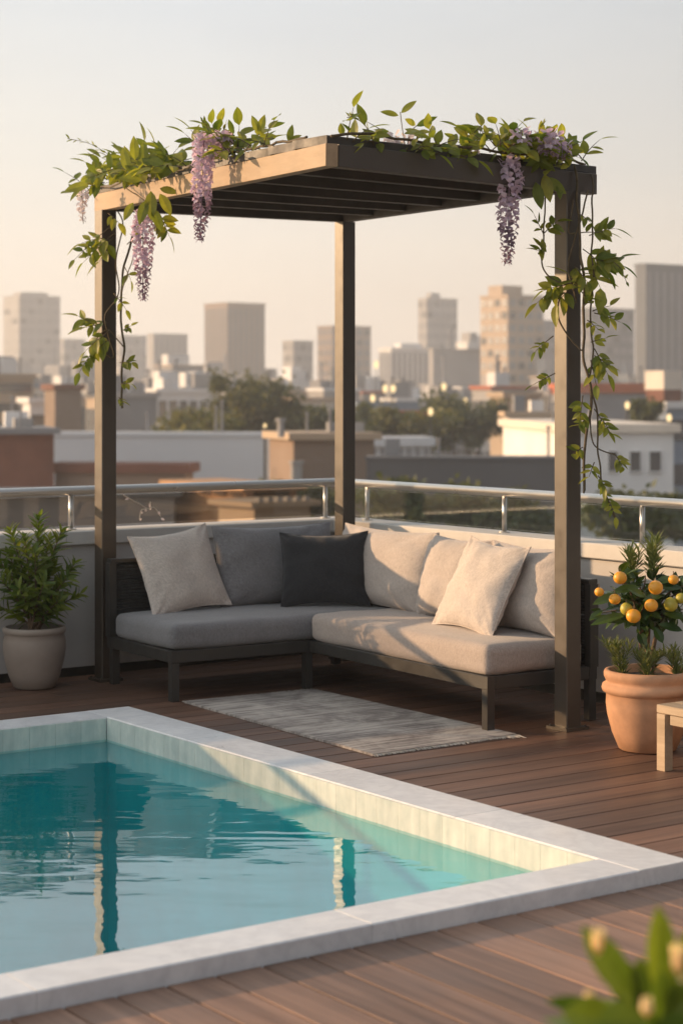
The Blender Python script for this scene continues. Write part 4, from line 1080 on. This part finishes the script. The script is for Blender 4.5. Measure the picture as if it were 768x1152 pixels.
# rooftops nearer by
city_block('office_building', 'beige building with dark window strips at the left edge', 'building', -30, -20, 38, 420, 200, 'tan', units=3, rows=6, row_face='right')
city_block('white_house', 'small white rooftop house left of the red-brown block', 'building', 30, 34, 62, 447, 170, 'white', rows=2, row_face='right')
city_block('brick_block', 'red-brown block behind the left-hand post', 'building', 58, 62, 92, 432, 165, 'brown', roof='brick')
city_block('office_building', 'grey box building right of the left-hand post', 'building', 118, 124, 177, 441, 190, 'grey', roof='pale', units=4)
city_block('office_building', 'white framed building with dark windows left of the tree', 'building', 172, 177, 246, 437, 210, 'white', grid=(3, 2, 6), units=4)
city_block('brick_building', 'dark red brick building behind the potted shrub', 'building', -60, -50, 61, 482, 78, 'brick', roof='grey', units=4, cap=.25, yaw=-.35)
city_block('warehouse', 'long pale metal-walled warehouse seen behind the left-hand post', 'warehouse', 40, 60, 298, 486, 92, 'steelgrey', roof='steelgrey', units=5, cap=.2, yaw=-.78, roof_over=.08)
city_block('brick_building', 'low brown building in front of the pale warehouse', 'building', 30, 62, 208, 521, 80, 'brown', roof='brick', cap=.4, yaw=-.72)
city_block('brown_building', 'brown rendered building with a tan parapet behind the middle post', 'building', 303, 330, 421, 487, 74, 'brown', roof='tan', units=4, cap=.28, yaw=-.35)
city_block('orange_building', 'sunlit orange house seen through the glass behind the grey cushion', 'building', 190, 276, 286, 546, 62, 'orange', grid=(2, 5, 1), cap=.2)
city_block('shed', 'pale ribbed shed seen through the glass left of the middle post', 'shed', 270, 286, 330, 565, 56, 'tan', cols=6, row_face='right', pane=fm['pale'], cap=.15)
city_block('flat_building', 'shaded grey building filling the glass left of the orange house', 'building', -60, -40, 196, 552, 64, 'grey', roof='slate', rows=3, cap=.2, yaw=-.6)
city_block('dark_warehouse', 'big dark grey flat wall behind the right-hand railing', 'warehouse', 390, 412, 640, 514, 68, 'dark', roof='dark', units=3, cap=.12, yaw=-.70, roof_over=.05)
city_block('fence_building', 'grey ribbed metal building above the dark wall', 'building', 405, 415, 484, 492, 110, 'steelgrey', cols=7, row_face='right', pane=fm['grey'], yaw=-.45)
city_block('white_building', 'cream flat-roofed building left of the right-hand post', 'building', 566, 571, 640, 463, 112, 'cream', roof='tan', units=3, cap=.3, yaw=-.55, wins=((580, 588, 500, 508), (596, 604, 500, 508)))
city_block('white_building', 'white building with three dark windows right of the right-hand post', 'building', 566, 640, 757, 477, 78, 'white', roof='cream', units=3, cap=.35, yaw=-.55, wins=((683, 694, 508, 530), (707, 720, 508, 530), (729, 743, 508, 530)))
city_block('long_building', 'grey building with a rust-red roof behind the white building', 'building', 620, 640, 748, 431, 170, 'grey', roof='rust', cap=.9, yaw=-.5)
city_block('chimney_stack', 'dark red brick stack with a cream cap at the right edge', 'chimney', 741, 746, 758, 417, 150, 'brick', roof='cream', cap=1.5, roof_over=.05)
city_block('small_building', 'blue and white roof block at the right edge of the city', 'building', 744, 749, 800, 452, 140, 'blue', roof='white', rows=2)
city_block('gable_house', 'dark roofed building left of the right-hand post', 'building', 610, 618, 640, 440, 190, 'dark', roof='grey')
city_block('small_building', 'rust-roofed house among the trees right of the middle post', 'building', 436, 442, 478, 462, 150, 'tan', roof='rust', rows=1)
city_block('small_building', 'blue-grey roofed building right of the middle post', 'building', 396, 402, 470, 452, 200, 'white', roof='blue', rows=2, cap=1.0)
city_block('small_building', 'pale house beside the tree just left of the middle post', 'building', 326, 332, 376, 447, 200, 'cream', roof='tan', rows=2)
city_block('small_building', 'tan cube building behind the cream building', 'building', 560, 566, 606, 441, 180, 'tan', rows=0)

# trees in the city
mt_tree = M_leaf('tree_leaf', (.07, .085, .022), (.20, .18, .045), .3, tint=(1, .95, .4), rough=.6)
mt_tree2 = M_leaf('dark_tree_leaf', (.055, .075, .030), (.125, .135, .050), .28, tint=(1, .95, .4), rough=.6)
mt_tree3 = M_leaf('olive_tree_leaf', (.055, .070, .022), (.15, .14, .042), .3, tint=(1, .95, .4), rough=.6)
mt_trunk = M_basic('tree_trunk', (.10, .07, .05), .9, .3, 3)
def tree(label, lobes, D, mat, n=2600, ls=.34, name='city_tree'):
    c0 = at(lobes[0][0], lobes[0][1], D)
    t = thing(name, Vector((c0.x, c0.y, GZ)), label, 'tree', 'trees among the rooftops')
    ms_ = MB(); ml_ = MB(); base = Vector((c0.x, c0.y, GZ))
    fork = Vector((c0.x, c0.y, GZ+(c0.z-GZ)*.6))
    ms_.tube([base, (base+fork)/2+Vector((.2, 0, 0)), fork], [.35, .27, .22], 8)
    tot = sum(l[2]*l[3] for l in lobes)
    for (px, py, rx, ry) in lobes:
        c = at(px, py, D); a = rx/F_PX*D; b = ry/F_PX*D
        ms_.tube([fork, (fork+c)/2+rv(.2), c], [.17, .11, .05], 6)
        sub = [(c+Vector((random.gauss(0, .5)*a, random.gauss(0, .5)*a, random.gauss(0, .5)*b)), random.uniform(.25, .5)) for _ in range(int(14*max(1, a/2)))]
        for _ in range(int(1.5*n*rx*ry/tot)):
            q, f = random.choice(sub); p = q+Vector((random.gauss(0, a*f*.55), random.gauss(0, a*f*.55), random.gauss(0, b*f*.55)))
            ml_.leaf(p, rv(1), rv(1)+Z*.6, ls*random.uniform(.8, 1.5), ls*.85, .2, .2, 2, .5)
    ml_.build('crown', mat, t); ms_.build('trunk', mt_trunk, t, smooth=True)
    return t
tree('large olive-green tree rising above the pale warehouse', [(290, 462, 42, 36), (264, 476, 34, 30), (318, 470, 30, 32)], 130, mt_tree3, 6500)
tree('yellow-green bushy tree left of the large olive tree', [(222, 480, 36, 16), (245, 484, 24, 18)], 120, mt_tree, 2600)
tree('dark tree between the large olive tree and the middle post', [(356, 478, 24, 12)], 135, mt_tree2, 1500)
tree('broad green tree right of the middle post', [(462, 478, 34, 18), (445, 486, 22, 16)], 135, mt_tree, 2600)
tree('darker tree standing behind the cream building', [(525, 474, 36, 24), (500, 482, 28, 20), (550, 478, 22, 18)], 140, mt_tree2, 3600)
tree('dark tree beside the middle post on the right', [(404, 472, 14, 18)], 140, mt_tree2, 1200)
tree('small round tree above the white building', [(722, 462, 14, 14)], 120, mt_tree2, 1200)
tree('dark bush seen through the glass beside the shed', [(300, 560, 24, 14), (345, 562, 30, 12)], 70, mt_tree2, 2200, .25)
tree('dark green tree seen through the right-hand glass', [(450, 565, 40, 18), (510, 575, 45, 20), (570, 580, 40, 20)], 60, mt_tree2, 4200, .22)
tree('dark green tree seen through the glass beside the citrus pot', [(690, 575, 35, 20), (750, 580, 40, 24)], 56, mt_tree2, 3200, .22)
# glowing balls on added poles, standing in for warm bright spots
m_, nt_, out_ = newmat('spot_glow'); em = N(nt_, 'ShaderNodeEmission'); em.inputs[0].default_value = (1, .70, .34, 1); em.inputs[1].default_value = 1.25; nt_.links.new(em.outputs[0], out_.inputs[0]); mt_glow = m_
spotspec = ((423, 410, 300, 'high among the towers beside the middle post'), (433, 437, 260, 'first of the close pair above the blue-grey roof'), (442, 437, 262, 'second of the close pair above the blue-grey roof'),
            (419, 448, 230, 'low beside the middle post'), (499, 435, 280, 'in front of the banded grey block'), (523, 452, 180, 'above the darker tree'), (484, 463, 128, 'in front of the broad green tree'),
            (705, 456, 110, 'beside the small round tree'), (752, 470, 100, 'at the right edge above the white building'), (298, 479, 88, 'beside the brown rendered building'))
for px, py, D, words_ in spotspec:
    c = at(px, py, D); b0 = Vector((c.x, c.y, GZ)); t = thing('glow_spot', b0, 'added warm glowing spot '+words_, 'street lamp', 'added glowing spots among the rooftops')
    rr = 3.2/F_PX*D*(1.0 if py < 475 else .6)
    m = MB(); m.tube([b0, Vector((c.x, c.y, c.z-rr))], [.10, .06], 8); po = m.build('spot_pole', mt_dark, t)
    m = MB(); m.ball(c, rr, 10, (.85, .85, 1.5)); m.build('glow_ball', mt_glow, t, smooth=True)
    m = MB(); m.tube([c+Z*rr*1.2, c+Z*rr*1.4], [rr*.8, rr*.2], 8); m.build('cap', mt_dark, t)
# roof vents on the brown building
for px, y0, y1, lab in ((316, 474, 492, 'short pale flue on the brown rendered building'), (331, 522, 540, 'first of two pale pipes low on the brown rendered building'), (336, 522, 540, 'second of two pale pipes low on the brown rendered building')):
    D = 73.0 if y0 < 500 else 71.0
    a, b = at(px, y1, D), at(px, y0, D); m = MB(); m.tube([a, b], .14, 10); m.tube([b, b+Z*.12], .2, 10)
    tag(m.build('flue_pipe', fm['pale'], smooth=False), lab, 'pipe', 'flue pipes on the brown building')

# ------------------------------------------------------------------ evening haze
m_, nt_, out_ = newmat('evening_haze')
pv = N(nt_, 'ShaderNodeVolumePrincipled'); pv.inputs['Color'].default_value = (.88, .92, .98, 1); pv.inputs['Density'].default_value = .0008; pv.inputs['Anisotropy'].default_value = .2
nt_.links.new(pv.outputs[0], out_.inputs['Volume'])
mb = MB(); mb.hexa([(-310, -20, GZ-1), (310, -20, GZ-1), (310, 1220, GZ-1), (-310, 1220, GZ-1)], [(-310, -20, 62), (310, -20, 62), (310, 1220, 62), (-310, 1220, 62)])
tag(mb.build('haze', m_), 'pale evening haze over the whole city', 'haze', kind='stuff')
